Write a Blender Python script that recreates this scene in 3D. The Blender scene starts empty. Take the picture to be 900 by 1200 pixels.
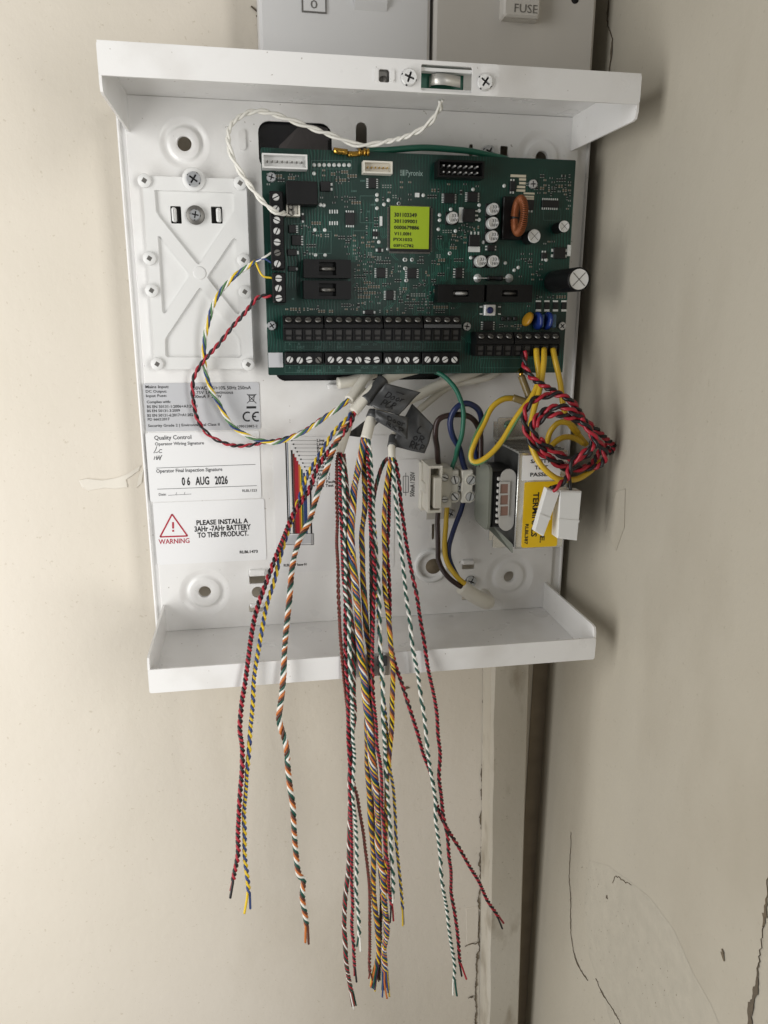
import bpy, math, random
import numpy as np
from mathutils import Vector, Matrix
from mathutils.geometry import tessellate_polygon

random.seed(7)
rng = np.random.default_rng(7)
SC = bpy.context.scene
COL = SC.collection
R = math.radians

# ------------------------------------------------------------------ camera
CAM = np.array([0.0586725, -0.4583326, 0.1941504])
YAW, PITCH, ROLL = 0.173483463, -0.255969989, 0.0042030
FPX = 882.846                     # focal length in pixels of the 900 x 1200 photograph
cy, sy, cp, sp, cr, sr = (math.cos(YAW), math.sin(YAW), math.cos(PITCH), math.sin(PITCH), math.cos(ROLL), math.sin(ROLL))
FWD = np.array([sy*cp, cy*cp, sp]); RT = np.array([cy, -sy, 0.0]); UPV = np.cross(RT, FWD)
RT, UPV = cr*RT + sr*UPV, -sr*RT + cr*UPV
cam = bpy.data.cameras.new('camera'); camo = bpy.data.objects.new('camera', cam); COL.objects.link(camo)
cam.sensor_fit = 'VERTICAL'; cam.sensor_height = 36.0; cam.lens = FPX/1200*36.0
cam.clip_start = 0.01; cam.clip_end = 50
camo.matrix_world = Matrix(((RT[0], UPV[0], -FWD[0], CAM[0]), (RT[1], UPV[1], -FWD[1], CAM[1]),
                            (RT[2], UPV[2], -FWD[2], CAM[2]), (0, 0, 0, 1)))
SC.camera = camo

# ------------------------------------------------------------------ light
w = bpy.data.worlds.new('World'); SC.world = w; w.use_nodes = True
bg = w.node_tree.nodes['Background']
bg.inputs[0].default_value = (1.0, 0.99, 0.975, 1); bg.inputs[1].default_value = 0.13

def area(name, loc, target, sx, sy_, power, col):
    l = bpy.data.lights.new(name, 'AREA'); l.shape = 'RECTANGLE'; l.size = sx; l.size_y = sy_
    l.energy = power; l.color = col
    o = bpy.data.objects.new(name, l); COL.objects.link(o); o.location = loc
    o.rotation_euler = (Vector(target) - Vector(loc)).to_track_quat('-Z', 'Y').to_euler()
    return o
area('window_light', (-0.55, -0.42, 0.02), (0.06, -0.06, 0.04), 0.35, 1.05, 5.6, (1.0, 0.99, 0.97))
area('room_light', (0.78, -1.25, 0.25), (0.02, 0.0, 0.08), 0.5, 1.0, 11.0, (1.0, 0.99, 0.97))

SC.view_settings.view_transform = 'Standard'; SC.view_settings.look = 'None'
SC.view_settings.exposure = 0.17; SC.view_settings.gamma = 1.0; SC.view_settings.use_curve_mapping = False
SC.render.engine = 'CYCLES'
SC.cycles.use_denoising = True
SC.cycles.max_bounces = 8

# ------------------------------------------------------------------ pixel -> place helpers
def U(px, py, y):
    d = FWD + RT*(px-450)/FPX + UPV*(600-py)/FPX
    t = (y - CAM[1])/d[1]
    return CAM + t*d
def UX(px, py, x):
    d = FWD + RT*(px-450)/FPX + UPV*(600-py)/FPX
    t = (x - CAM[0])/d[0]
    return CAM + t*d
def RECT(x0, y0, x1, y1, y):
    a, b, c, d = U(x0, y0, y), U(x1, y0, y), U(x0, y1, y), U(x1, y1, y)
    return (a[0]+c[0])/2, (b[0]+d[0])/2, (c[2]+d[2])/2, (a[2]+b[2])/2      # xmin xmax zmin zmax
def lin(c):
    c = c/255.0
    return c/12.92 if c <= 0.04045 else ((c+0.055)/1.055)**2.4
def rgb(r, g, b): return (lin(r), lin(g), lin(b), 1)

# ------------------------------------------------------------------ materials
def mat(name, col, rough=0.5, metal=0.0, var=0.0, vscale=60, bump=0.0, bscale=300, coat=0.0, trans=0.0, alpha=1.0, spec=0.5):
    m = bpy.data.materials.new(name); m.use_nodes = True
    nt = m.node_tree; p = nt.nodes['Principled BSDF']
    p.inputs['Base Color'].default_value = col
    p.inputs['Roughness'].default_value = rough; p.inputs['Metallic'].default_value = metal
    p.inputs['Coat Weight'].default_value = coat; p.inputs['Transmission Weight'].default_value = trans
    p.inputs['Specular IOR Level'].default_value = spec
    tc = nt.nodes.new('ShaderNodeTexCoord')
    if var:
        n = nt.nodes.new('ShaderNodeTexNoise'); n.inputs['Scale'].default_value = vscale; n.inputs['Detail'].default_value = 5
        nt.links.new(tc.outputs['Object'], n.inputs['Vector'])
        mx = nt.nodes.new('ShaderNodeMix'); mx.data_type = 'RGBA'
        mx.inputs[6].default_value = tuple(max(0, c*(1-var)) for c in col[:3])+(1,)
        mx.inputs[7].default_value = tuple(min(1, c*(1+var)) for c in col[:3])+(1,)
        nt.links.new(n.outputs[0], mx.inputs[0]); nt.links.new(mx.outputs[2], p.inputs['Base Color'])
        ad = nt.nodes.new('ShaderNodeMath'); ad.operation = 'MULTIPLY_ADD'; ad.inputs[1].default_value = 0.2; ad.inputs[2].default_value = rough-0.1
        nt.links.new(n.outputs[0], ad.inputs[0]); nt.links.new(ad.outputs[0], p.inputs['Roughness'])
    if bump:
        n2 = nt.nodes.new('ShaderNodeTexNoise'); n2.inputs['Scale'].default_value = bscale; n2.inputs['Detail'].default_value = 3
        nt.links.new(tc.outputs['Object'], n2.inputs['Vector'])
        b = nt.nodes.new('ShaderNodeBump'); b.inputs['Strength'].default_value = bump; b.inputs['Distance'].default_value = 0.001
        nt.links.new(n2.outputs[0], b.inputs['Height']); nt.links.new(b.outputs[0], p.inputs['Normal'])
    return m

def wall_mat(name, c1, c2, c3, stain, ss=11):
    """painted plaster: brush relief, mottled cream paint, a few darker grubby patches"""
    m = bpy.data.materials.new(name); m.use_nodes = True
    nt = m.node_tree; L = nt.links.new; N = nt.nodes.new
    p = nt.nodes['Principled BSDF']; p.inputs['Roughness'].default_value = 0.55
    tc = N('ShaderNodeTexCoord')
    def noise(sc, det, stretch=None):
        n = N('ShaderNodeTexNoise'); n.inputs['Scale'].default_value = sc; n.inputs['Detail'].default_value = det
        if stretch:
            mp = N('ShaderNodeMapping'); mp.inputs['Scale'].default_value = stretch
            L(tc.outputs['Object'], mp.inputs[0]); L(mp.outputs[0], n.inputs['Vector'])
        else: L(tc.outputs['Object'], n.inputs['Vector'])
        return n
    def ramp(src, a, b, e0=0.4, e1=0.6):
        r = N('ShaderNodeMapRange'); r.inputs[1].default_value = e0; r.inputs[2].default_value = e1
        r.inputs[3].default_value = a; r.inputs[4].default_value = b; L(src.outputs[0], r.inputs[0]); return r
    def mix(f, a, b):
        x = N('ShaderNodeMix'); x.data_type = 'RGBA'; L(f.outputs[0], x.inputs[0])
        for i, v in ((6, a), (7, b)):
            if isinstance(v, tuple): x.inputs[i].default_value = v
            else: L(v.outputs[2], x.inputs[i])
        return x
    big = ramp(noise(4.5, 6), 0, 1, 0.35, 0.65)
    a = mix(big, c1, c2)
    st = ramp(noise(ss, 8, (1, 1, 0.45)), 0, stain, 0.56, 0.72)
    b = mix(st, a, c3)
    sp = ramp(noise(420, 3), 0, 0.5, 0.68, 0.74)
    c = mix(sp, b, c3)
    L(c.outputs[2], p.inputs['Base Color'])
    n1 = noise(35, 6, (1, 1, 0.5)); n2 = noise(220, 4)
    ad = N('ShaderNodeMath'); ad.operation = 'MULTIPLY_ADD'; ad.inputs[1].default_value = 0.28
    L(n2.outputs[0], ad.inputs[0]); L(n1.outputs[0], ad.inputs[2])
    bp = N('ShaderNodeBump'); bp.inputs['Strength'].default_value = 0.35; bp.inputs['Distance'].default_value = 0.002
    L(ad.outputs[0], bp.inputs['Height']); L(bp.outputs[0], p.inputs['Normal'])
    return m

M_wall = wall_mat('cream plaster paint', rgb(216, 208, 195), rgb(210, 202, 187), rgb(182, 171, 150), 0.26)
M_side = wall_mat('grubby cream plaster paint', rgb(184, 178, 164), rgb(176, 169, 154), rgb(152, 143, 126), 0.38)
M_batt = wall_mat('old painted timber', rgb(192, 186, 173), rgb(178, 170, 154), rgb(128, 115, 94), 0.8, 42)
M_plaster = mat('bare plaster', rgb(178, 172, 158), 0.8, var=0.12, vscale=120, bump=0.4)
M_joint = mat('shaded joint paint', rgb(146, 133, 114), 0.9, var=0.3, vscale=60)  # wall colour darkened for the shade between batten and side wall
M_crack = mat('crack grime', rgb(98, 88, 74), 0.9)
M_grime = mat('dirt in the joint', rgb(112, 100, 82), 0.9, var=0.4, vscale=150)
def steel_mat():
    """white powder coat with orange peel, smudges, dust and a few dark specks"""
    m = bpy.data.materials.new('white powder coated steel'); m.use_nodes = True
    nt = m.node_tree; L = nt.links.new; N = nt.nodes.new; p = nt.nodes['Principled BSDF']; tc = N('ShaderNodeTexCoord')
    def nz(sc, det):
        n = N('ShaderNodeTexNoise'); n.inputs['Scale'].default_value = sc; n.inputs['Detail'].default_value = det; L(tc.outputs['Object'], n.inputs['Vector']); return n
    def rng_(src, e0, e1, a, b_):
        r = N('ShaderNodeMapRange'); r.inputs[1].default_value = e0; r.inputs[2].default_value = e1; r.inputs[3].default_value = a; r.inputs[4].default_value = b_; L(src.outputs[0], r.inputs[0]); return r
    def mx(f, a, b_):
        x = N('ShaderNodeMix'); x.data_type = 'RGBA'; L(f.outputs[0], x.inputs[0])
        for i, v in ((6, a), (7, b_)):
            if isinstance(v, tuple): x.inputs[i].default_value = v
            else: L(v.outputs[2], x.inputs[i])
        return x
    sm = mx(rng_(nz(26, 6), 0.52, 0.75, 0, 0.5), rgb(234, 233, 231), rgb(206, 202, 196))
    sp = mx(rng_(nz(330, 2), 0.735, 0.76, 0, 0.7), sm, rgb(150, 142, 130))
    L(sp.outputs[2], p.inputs['Base Color']); L(rng_(nz(40, 5), 0.3, 0.7, 0.24, 0.42).outputs[0], p.inputs['Roughness']); p.inputs['Coat Weight'].default_value = 0.2
    b = N('ShaderNodeBump'); b.inputs['Strength'].default_value = 0.05; b.inputs['Distance'].default_value = 0.001; L(nz(700, 2).outputs[0], b.inputs['Height']); L(b.outputs[0], p.inputs['Normal'])
    return m
M_steel = steel_mat()
M_plast = mat('white moulded plastic', rgb(226, 226, 224), 0.42, var=0.02, vscale=40)
M_ivory = mat('ivory nylon', rgb(232, 228, 216), 0.4, var=0.03, vscale=90)
M_spur = mat('grey white switch plate', rgb(216, 216, 216), 0.4, var=0.02, vscale=30, bump=0.03)
M_spur2 = mat('dusty switch plate', rgb(198, 194, 187), 0.55, var=0.06, vscale=35, bump=0.06)
M_hole_and_shade = mat('dark cavity lining and gap shade', rgb(20, 18, 16), 0.8)
M_void = mat('black plastic tray', rgb(22, 22, 26), 0.25)
M_film = mat('smoky plastic film', rgb(70, 66, 66), 0.18)
M_zinc = mat('zinc plated steel', rgb(196, 198, 200), 0.3, 0.6, var=0.08, vscale=300)
M_bright = mat('bright screw metal', rgb(222, 222, 220), 0.32, 0.35)
M_dullmet = mat('dull screw metal', rgb(120, 118, 114), 0.45, 0.7)
M_clamp = mat('dark clamp metal', rgb(62, 61, 60), 0.5, 0.5)
M_slot = mat('dark screw recess', rgb(40, 40, 42), 0.6, 0.3)
M_blackp = mat('black moulded plastic', rgb(15, 15, 16), 0.42, var=0.15, vscale=120, spec=0.3)
M_chip = mat('black chip epoxy', rgb(20, 21, 23), 0.5, var=0.15, vscale=200)
M_solder = mat('solder', rgb(224, 228, 226), 0.35, 0.25)
M_silk = mat('white silkscreen ink', rgb(150, 172, 166), 0.6)
M_silk2 = mat('thin silkscreen ink', rgb(84, 118, 110), 0.6)
M_tan = mat('tan ceramic', rgb(112, 100, 82), 0.5)
M_lime = mat('lime green label paper', rgb(164, 190, 34), 0.5, var=0.05, vscale=120)
M_ink = mat('black ink', rgb(22, 22, 24), 0.6)
M_grey_ink = mat('grey ink', rgb(70, 70, 74), 0.6)
M_red_ink = mat('red ink', rgb(176, 36, 58), 0.5)
M_paper = mat('white label', rgb(236, 236, 236), 0.38, coat=0.15)
M_paperg = mat('grey label', rgb(196, 197, 200), 0.35, coat=0.2)
M_pale = mat('clear backed label', rgb(231, 230, 229), 0.3, coat=0.3)
M_peel = mat('chipped paint edge', rgb(218, 212, 200), 0.7, var=0.06, vscale=90)
M_end = mat('dull solder', rgb(150, 156, 152), 0.4, 0.3)
M_gold = mat('brass', rgb(190, 150, 70), 0.25, 1.0)
M_copper = mat('enamelled copper', rgb(134, 76, 42), 0.4, 0.4, var=0.15, vscale=300)
M_creampad = mat('tinned pad', rgb(214, 206, 186), 0.45, 0.3)
M_tape = mat('dark grey insulating tape', rgb(68, 69, 70), 0.40, var=0.15, vscale=70, bump=0.35, bscale=160)
M_cabw = mat('white cable sheath', rgb(222, 218, 206), 0.45, var=0.05, vscale=60)
M_cabg = mat('greyish cable sheath', rgb(196, 192, 184), 0.45, var=0.06, vscale=60)
M_laminate = mat('varnished steel laminations', rgb(96, 98, 98), 0.35, 0.8, var=0.2, vscale=200)
M_tin = mat('tinned steel sheet', rgb(214, 214, 210), 0.24, 0.75, var=0.05, vscale=80, bump=0.04, bscale=150)
M_spring = mat('satin spring steel', rgb(206, 204, 198), 0.4, 0.6)
M_bob = mat('grey bobbin nylon', rgb(112, 115, 106), 0.3)
M_clear = mat('milky clear plastic', rgb(172, 170, 165), 0.3)
M_yel_lab = mat('yellow label', rgb(226, 186, 20), 0.4, var=0.03, vscale=60)
M_teal = mat('green earth insulation', rgb(32, 98, 78), 0.4)
M_blue_cap = mat('blue varistor coating', rgb(28, 48, 112), 0.3)
M_yel_cap = mat('yellow capacitor coating', rgb(166, 122, 28), 0.35)
M_pale_blue = mat('pale blue capacitor case', rgb(80, 112, 140), 0.4)
M_navy = mat('dark blue button', rgb(26, 34, 80), 0.3)
M_canprint = mat('dark can marking', rgb(36, 38, 44), 0.4)
M_alu = mat('aluminium can', rgb(220, 220, 218), 0.35, 0.25)

def pcb_mat():
    m = bpy.data.materials.new('green solder mask'); m.use_nodes = True
    nt = m.node_tree; L = nt.links.new; N = nt.nodes.new; p = nt.nodes['Principled BSDF']
    tc = N('ShaderNodeTexCoord')
    mp = N('ShaderNodeMapping'); mp.inputs['Rotation'].default_value = (R(90), 0, 0); L(tc.outputs['Object'], mp.inputs[0])
    v = N('ShaderNodeTexVoronoi'); v.distance = 'CHEBYCHEV'; v.feature = 'DISTANCE_TO_EDGE' if False else 'F1'
    v.inputs['Scale'].default_value = 330; L(mp.outputs[0], v.inputs['Vector'])
    n = N('ShaderNodeTexNoise'); n.inputs['Scale'].default_value = 40; n.inputs['Detail'].default_value = 6; L(mp.outputs[0], n.inputs['Vector'])
    wv = N('ShaderNodeTexWave'); wv.inputs['Scale'].default_value = 190; wv.inputs['Distortion'].default_value = 5.5; wv.inputs['Detail Scale'].default_value = 0.5
    L(mp.outputs[0], wv.inputs['Vector'])
    r1 = N('ShaderNodeMapRange'); r1.inputs[1].default_value = 0.55; r1.inputs[2].default_value = 0.75; L(wv.outputs[1], r1.inputs[0])
    r2 = N('ShaderNodeMapRange'); r2.inputs[1].default_value = 0.45; r2.inputs[2].default_value = 0.6; L(n.outputs[0], r2.inputs[0])
    mu = N('ShaderNodeMath'); mu.operation = 'MULTIPLY'; L(r1.outputs[0], mu.inputs[0]); L(r2.outputs[0], mu.inputs[1])
    a = N('ShaderNodeMix'); a.data_type = 'RGBA'; a.inputs[6].default_value = rgb(8, 48, 40); a.inputs[7].default_value = rgb(20, 78, 66)
    L(mu.outputs[0], a.inputs[0]); L(a.outputs[2], p.inputs['Base Color'])
    p.inputs['Roughness'].default_value = 0.34
    b = N('ShaderNodeBump'); b.inputs['Strength'].default_value = 0.15; b.inputs['Distance'].default_value = 0.0003
    L(mu.outputs[0], b.inputs['Height']); L(b.outputs[0], p.inputs['Normal'])
    return m
M_pcb = pcb_mat()

WIRE = dict(red=(168, 34, 50), black=(28, 26, 28), yellow=(226, 192, 40), blue=(46, 68, 122), green=(18, 76, 64),
            white=(232, 230, 222), orange=(196, 112, 52), brown=(92, 54, 42), purple=(72, 52, 88), dred=(124, 50, 42),
            lgreen=(88, 128, 84), slate=(112, 124, 140))
M_w = {k: mat(k+' wire insulation', rgb(*v), 0.38) for k, v in WIRE.items()}
COLNAME = {'dred': 'dull red', 'lgreen': 'pale green'}

# ------------------------------------------------------------------ mesh building
class MB:
    def __init__(s): s.v = []; s.f = []; s.sm = []; s.mi = []; s.cur = 0
    def add(s, vs, fs, smooth=False):
        o = len(s.v); s.v.extend([tuple(map(float, v)) for v in vs])
        s.f.extend([tuple(i+o for i in f) for f in fs]); s.sm.extend([smooth]*len(fs)); s.mi.extend([s.cur]*len(fs))
        return s
    def box(s, x0, x1, y0, y1, z0, z1, ch=0.0):
        if ch <= 0:
            vs = [(x0, y0, z0), (x1, y0, z0), (x1, y1, z0), (x0, y1, z0), (x0, y0, z1), (x1, y0, z1), (x1, y1, z1), (x0, y1, z1)]
            return s.add(vs, [(0, 3, 2, 1), (4, 5, 6, 7), (0, 1, 5, 4), (1, 2, 6, 5), (2, 3, 7, 6), (3, 0, 4, 7)])
        # chamfer the front (min y) rim and the four long edges
        c = ch
        oct_ = lambda k: [(x0+c+k, z0+k), (x1-c-k, z0+k), (x1-k, z0+c+k), (x1-k, z1-c-k), (x1-c-k, z1-k), (x0+c+k, z1-k), (x0+k, z1-c-k), (x0+k, z0+c+k)]
        A = [(x, y0, z) for x, z in oct_(c)]; B = [(x, y0+c, z) for x, z in oct_(0)]; C_ = [(x, y1, z) for x, z in oct_(0)]
        fs = [tuple(range(8)), tuple(range(23, 15, -1))]
        for i in range(8):
            j = (i+1) % 8; fs += [(i, i+8, j+8, j), (i+8, i+16, j+16, j+8)]
        return s.add(A+B+C_, fs)
    def lathe(s, c, prof, axis='y', n=24, smooth=True, cap=True, squash=1.0):
        """profile (r, h) along an axis; h positive towards the viewer for 'y'"""
        vs = []; fs = []
        for r_, h in prof:
            for k in range(n):
                a = 2*math.pi*k/n; u, v_ = r_*math.cos(a), r_*math.sin(a)*squash
                if axis == 'y': vs.append((c[0]+u, c[1]-h, c[2]+v_))
                elif axis == 'x': vs.append((c[0]+h, c[1]+u, c[2]+v_))
                else: vs.append((c[0]+u, c[1]+v_, c[2]+h))
        for i in range(len(prof)-1):
            for k in range(n):
                j = (k+1) % n; fs.append((i*n+k, i*n+j, (i+1)*n+j, (i+1)*n+k))
        if cap and prof[-1][0] > 1e-6: fs.append(tuple((len(prof)-1)*n+k for k in range(n)))
        if cap and prof[0][0] > 1e-6: fs.append(tuple(k for k in reversed(range(n))))
        return s.add(vs, fs, smooth)
    def plate(s, outer, holes, yf, yb):
        """flat sheet with real holes; outlines are (x, z) lists; front face at yf, back at yb"""
        rings = [outer]+holes
        tri = tessellate_polygon([[Vector((x, z, 0)) for x, z in r_] for r_ in rings])
        flat = [p for r_ in rings for p in r_]; n = len(flat)
        vs = [(x, yf, z) for x, z in flat]+[(x, yb, z) for x, z in flat]
        fs = []
        for t in tri:
            a, b, c = [flat[i] for i in t]
            cw = (b[0]-a[0])*(c[1]-a[1])-(b[1]-a[1])*(c[0]-a[0])
            t = t if cw > 0 else (t[0], t[2], t[1])
            fs += [tuple(t), tuple(i+n for i in reversed(t))]
        o = 0
        for r_ in rings:
            k = len(r_)
            for i in range(k):
                j = (i+1) % k; fs.append((o+i, o+i+n, o+j+n, o+j))
            o += k
        return s.add(vs, fs)
    def tube(s, pts, rad, n=8, cap=True, flat=None):
        P = np.asarray(pts, float); m = len(P)
        rad = np.full(m, rad) if np.isscalar(rad) else np.asarray(rad)
        T, Nn, B = frames(P)
        a = np.arange(n)*2*math.pi/n
        ring = P[:, None, :] + rad[:, None, None]*(np.cos(a)[None, :, None]*Nn[:, None, :]+np.sin(a)[None, :, None]*B[:, None, :])
        vs = ring.reshape(-1, 3)
        i = np.arange(m-1)[:, None]*n; k = np.arange(n)[None, :]; j = (k+1) % n
        fs = np.stack([i+k, i+j, i+n+j, i+n+k], -1).reshape(-1, 4).tolist()
        if cap: fs = fs+[list(range(n))[::-1], [(m-1)*n+q for q in range(n)]]
        return s.add(vs, fs, True)
    def mesh(s, name, mats, org=(0, 0, 0)):
        me = bpy.data.meshes.new(name)
        o = np.asarray(org)
        me.from_pydata([(x-o[0], y-o[1], z-o[2]) for x, y, z in s.v], [], s.f)
        me.polygons.foreach_set('use_smooth', s.sm)
        for m in (mats if isinstance(mats, (list, tuple)) else [mats]): me.materials.append(m)
        if any(s.mi): me.polygons.foreach_set('material_index', s.mi)
        me.update(); return me
    def build(s, name, mats, parent=None, kind=None, label=None):
        """one mesh object; its own base point is the middle of its bottom/back, its parent's place is taken off"""
        v = np.array(s.v); base = np.array([(v[:, 0].min()+v[:, 0].max())/2, v[:, 1].max(), v[:, 2].min()])
        o = bpy.data.objects.new(name, s.mesh(name, mats, base)); COL.objects.link(o)
        o.location = base - (wloc(parent) if parent else 0)
        o.parent = parent; LOC[o.name] = base
        if kind: o['kind'] = kind
        if label: o['label'] = label
        return o
LOC = {}
def wloc(o): return np.array(LOC[o.name])
def thing(name, label, cat, loc, group=None):
    o = bpy.data.objects.new(name, None); COL.objects.link(o); o.location = loc; LOC[o.name] = np.array(loc, float)
    o.empty_display_size = 0.01
    return tag(o, label, cat, group)
def tag(o, label, cat, group=None):
    o['label'] = label; o['category'] = cat
    if group: o['group'] = group
    return o
def node(name, parent, loc, label=None):
    o = bpy.data.objects.new(name, None); COL.objects.link(o); o.parent = parent; o.location = np.array(loc)-wloc(parent)
    LOC[o.name] = np.array(loc, float)
    if label: o['label'] = label
    return o
def put(name, me, loc, parent, rot=0.0, scale=1.0, label=None):
    """another object sharing a mesh, turned about the axis that points at the viewer"""
    o = bpy.data.objects.new(name, me); COL.objects.link(o); o.parent = parent
    o.location = np.array(loc)-(wloc(parent) if parent else 0); o.rotation_euler = (0, rot, 0); o.scale = (scale,)*3
    LOC[o.name] = np.array(loc, float)
    if label: o['label'] = label
    return o

def frames(P):
    T = np.gradient(P, axis=0); T /= np.linalg.norm(T, axis=1)[:, None]+1e-12
    N_ = np.zeros_like(P); a = np.array([0, -1.0, 0]) if abs(T[0][1]) < 0.9 else np.array([1.0, 0, 0])
    n = a-T[0]*(a@T[0]); n /= np.linalg.norm(n); N_[0] = n
    for i in range(1, len(P)):
        n = n-T[i]*(n@T[i]); n /= np.linalg.norm(n)+1e-12; N_[i] = n
    return T, N_, np.cross(T, N_)
def spline(pts, step):
    """Catmull-Rom through the points, resampled at an even step"""
    P = np.asarray(pts, float)
    if len(P) == 2: P = np.array([P[0], (P[0]+P[1])/2, P[1]])
    E_ = np.vstack([2*P[0]-P[1], P, 2*P[-1]-P[-2]]); out = []
    for i in range(1, len(E_)-2):
        p0, p1, p2, p3 = E_[i-1:i+3]
        t = np.linspace(0, 1, 14, endpoint=False)[:, None]
        out.append(0.5*((2*p1)+(p2-p0)*t+(2*p0-5*p1+4*p2-p3)*t**2+(3*p1-p0-3*p2+p3)*t**3))
    out = np.vstack(out+[P[-1:]])
    s = np.concatenate([[0], np.cumsum(np.linalg.norm(np.diff(out, axis=0), axis=1))])
    k = max(4, int(s[-1]/step)); q = np.linspace(0, s[-1], k)
    return np.stack([np.interp(q, s, out[:, c]) for c in range(3)], 1)
def rrect(x0, x1, z0, z1, r, n=5):
    out = []
    for cx, cz, a0 in ((x1-r, z0+r, -90), (x1-r, z1-r, 0), (x0+r, z1-r, 90), (x0+r, z0+r, 180)):
        for k in range(n+1):
            a = R(a0+90*k/n); out.append((cx+r*math.cos(a), cz+r*math.sin(a)))
    return out
def circ(cx, cz, r, n=24): return [(cx+r*math.cos(2*math.pi*k/n), cz+r*math.sin(2*math.pi*k/n)) for k in range(n)]

def screw_mesh(name, r, slots, mats, dome=0.35, shaft=True):
    """round head; the drive recess is a real gap between raised sectors"""
    b = MB(); n = 24
    b.cur = 1; b.lathe((0, 0, 0), [(r*0.98, 0), (r*0.98, r*0.15)], n=n)
    b.cur = 0
    h0, h1 = r*0.15, r*(0.15+dome)
    g = r*(0.16 if slots == 1 else 0.13)
    secs = 2 if slots == 1 else 4
    for q in range(secs):
        a0 = 2*math.pi*q/secs; a1 = 2*math.pi*(q+1)/secs
        da = math.asin(g/r)
        ang = np.linspace(a0+da, a1-da, 8)
        if secs == 2: inner = [(r*math.cos(ang[0])*0.0, 0)]
        mid = (a0+a1)/2
        off = g/math.sin((a1-a0)/2)
        c = (off*math.cos(mid), off*math.sin(mid))
        ring = [c]+[(r*math.cos(a), r*math.sin(a)) for a in ang]
        ringt = [c]+[(r*0.86*math.cos(a), r*0.86*math.sin(a)) for a in ang]
        k = len(ring)
        vs = [(x, -h0, z) for x, z in ring]+[(x, -h1, z) for x, z in ringt]
        fs = [tuple(range(k, 2*k))]+[(i, (i+1) % k, (i+1) % k+k, i+k) for i in range(k)]
        b.add(vs, fs)
    if slots == 2:      # cross recess only in the middle: close the outer part of the gaps
        for q in range(4):
            a = math.pi/2*q
            u = np.array([math.cos(a), math.sin(a)]); t = np.array([-u[1], u[0]])
            pts = [u*r*0.62-t*g, u*r*0.84-t*g, u*r*0.84+t*g, u*r*0.62+t*g]
            vs = [(p[0], -h0, p[1]) for p in pts]+[(p[0], -h1, p[1]) for p in pts]
            b.add(vs, [(4, 5, 6, 7), (0, 1, 5, 4), (1, 2, 6, 5), (2, 3, 7, 6), (3, 0, 4, 7)])
    return b.mesh(name, mats)

# text: made as font curves, turned into flat meshes in one go near the end
TEXTS = []
BOLD = dict(wblk=0.030, rate=0.010, stamp=0.028, lime=0.02, fuse=0.0, yel=0.03, saf=0.03, dia=0.02, silk=0.01, fus=0.02, qc=0.012, wred=0.012)
def text(group, body, x0, y0, x1, y1, y, rot=0, plane_rect=None):
    """lettering filling the photo rectangle x0,y0..x1,y1 on the plane y (rot in quarter turns clockwise)"""
    TEXTS.append((group, body, plane_rect or RECT(x0, y0, x1, y1, y), y, rot))
TGROUP = {}
def text_group(key, name, material, parent, extrude=0.0):
    TGROUP[key] = (name, material, parent, MB(), extrude)
def flush_text():
    objs = []
    for g, body, rc, y, rot in TEXTS:
        cu = bpy.data.curves.new('lettering_source', 'FONT'); cu.body = body; cu.resolution_u = 2; cu.fill_mode = 'FRONT'; cu.offset = BOLD.get(g, 0.0)
        o = bpy.data.objects.new('lettering_source', cu); COL.objects.link(o); objs.append(o)
    bpy.context.view_layer.update()
    dg = bpy.context.evaluated_depsgraph_get()
    for (g, body, rc, y, rot), o in zip(TEXTS, objs):
        me = bpy.data.meshes.new_from_object(o.evaluated_get(dg))
        v = np.array([q.co[:] for q in me.vertices])
        if len(v):
            lo, hi = v.min(0), v.max(0); u = (v[:, 0]-lo[0])/max(hi[0]-lo[0], 1e-9); t = (v[:, 1]-lo[1])/max(hi[1]-lo[1], 1e-9)
            if rot == 1: u, t = t, 1-u          # reads downwards
            if rot == -1: u, t = 1-t, u         # reads upwards
            xs = rc[0]+u*(rc[1]-rc[0]); zs = rc[2]+t*(rc[3]-rc[2])
            TGROUP[g][3].add(np.stack([xs, np.full(len(xs), y), zs], 1), [tuple(p.vertices) for p in me.polygons])
        bpy.data.meshes.remove(me)
    for o in objs:
        cu = o.data; bpy.data.objects.remove(o); bpy.data.curves.remove(cu)
    for name, material, parent, b, ex in TGROUP.values():
        if b.v: b.build(name, material, parent)
def ink_line(b, pts, wd, y):
    """flat ribbon drawn through photo points on the plane y"""
    P = [U(px, py, y) for px, py in pts]; P = np.array(P); n = len(P)
    D = np.gradient(P, axis=0); D[:, 1] = 0; D /= np.linalg.norm(D, axis=1)[:, None]+1e-12
    Nn = np.stack([-D[:, 2], np.zeros(n), D[:, 0]], 1)*wd/2
    b.add(list(P+Nn)+list(P-Nn), [(i, i+1, n+i+1, n+i) for i in range(n-1)])
def ink_rect(b, x0, y0, x1, y1, y):
    a = RECT(x0, y0, x1, y1, y); b.add([(a[0], y, a[2]), (a[1], y, a[2]), (a[1], y, a[3]), (a[0], y, a[3])], [(0, 1, 2, 3)])
def ink_frame(b, x0, y0, x1, y1, wd, y):
    for p in ([(x0, y0), (x1, y0)], [(x1, y0), (x1, y1)], [(x1, y1), (x0, y1)], [(x0, y1), (x0, y0)]): ink_line(b, p, wd, y)

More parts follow.
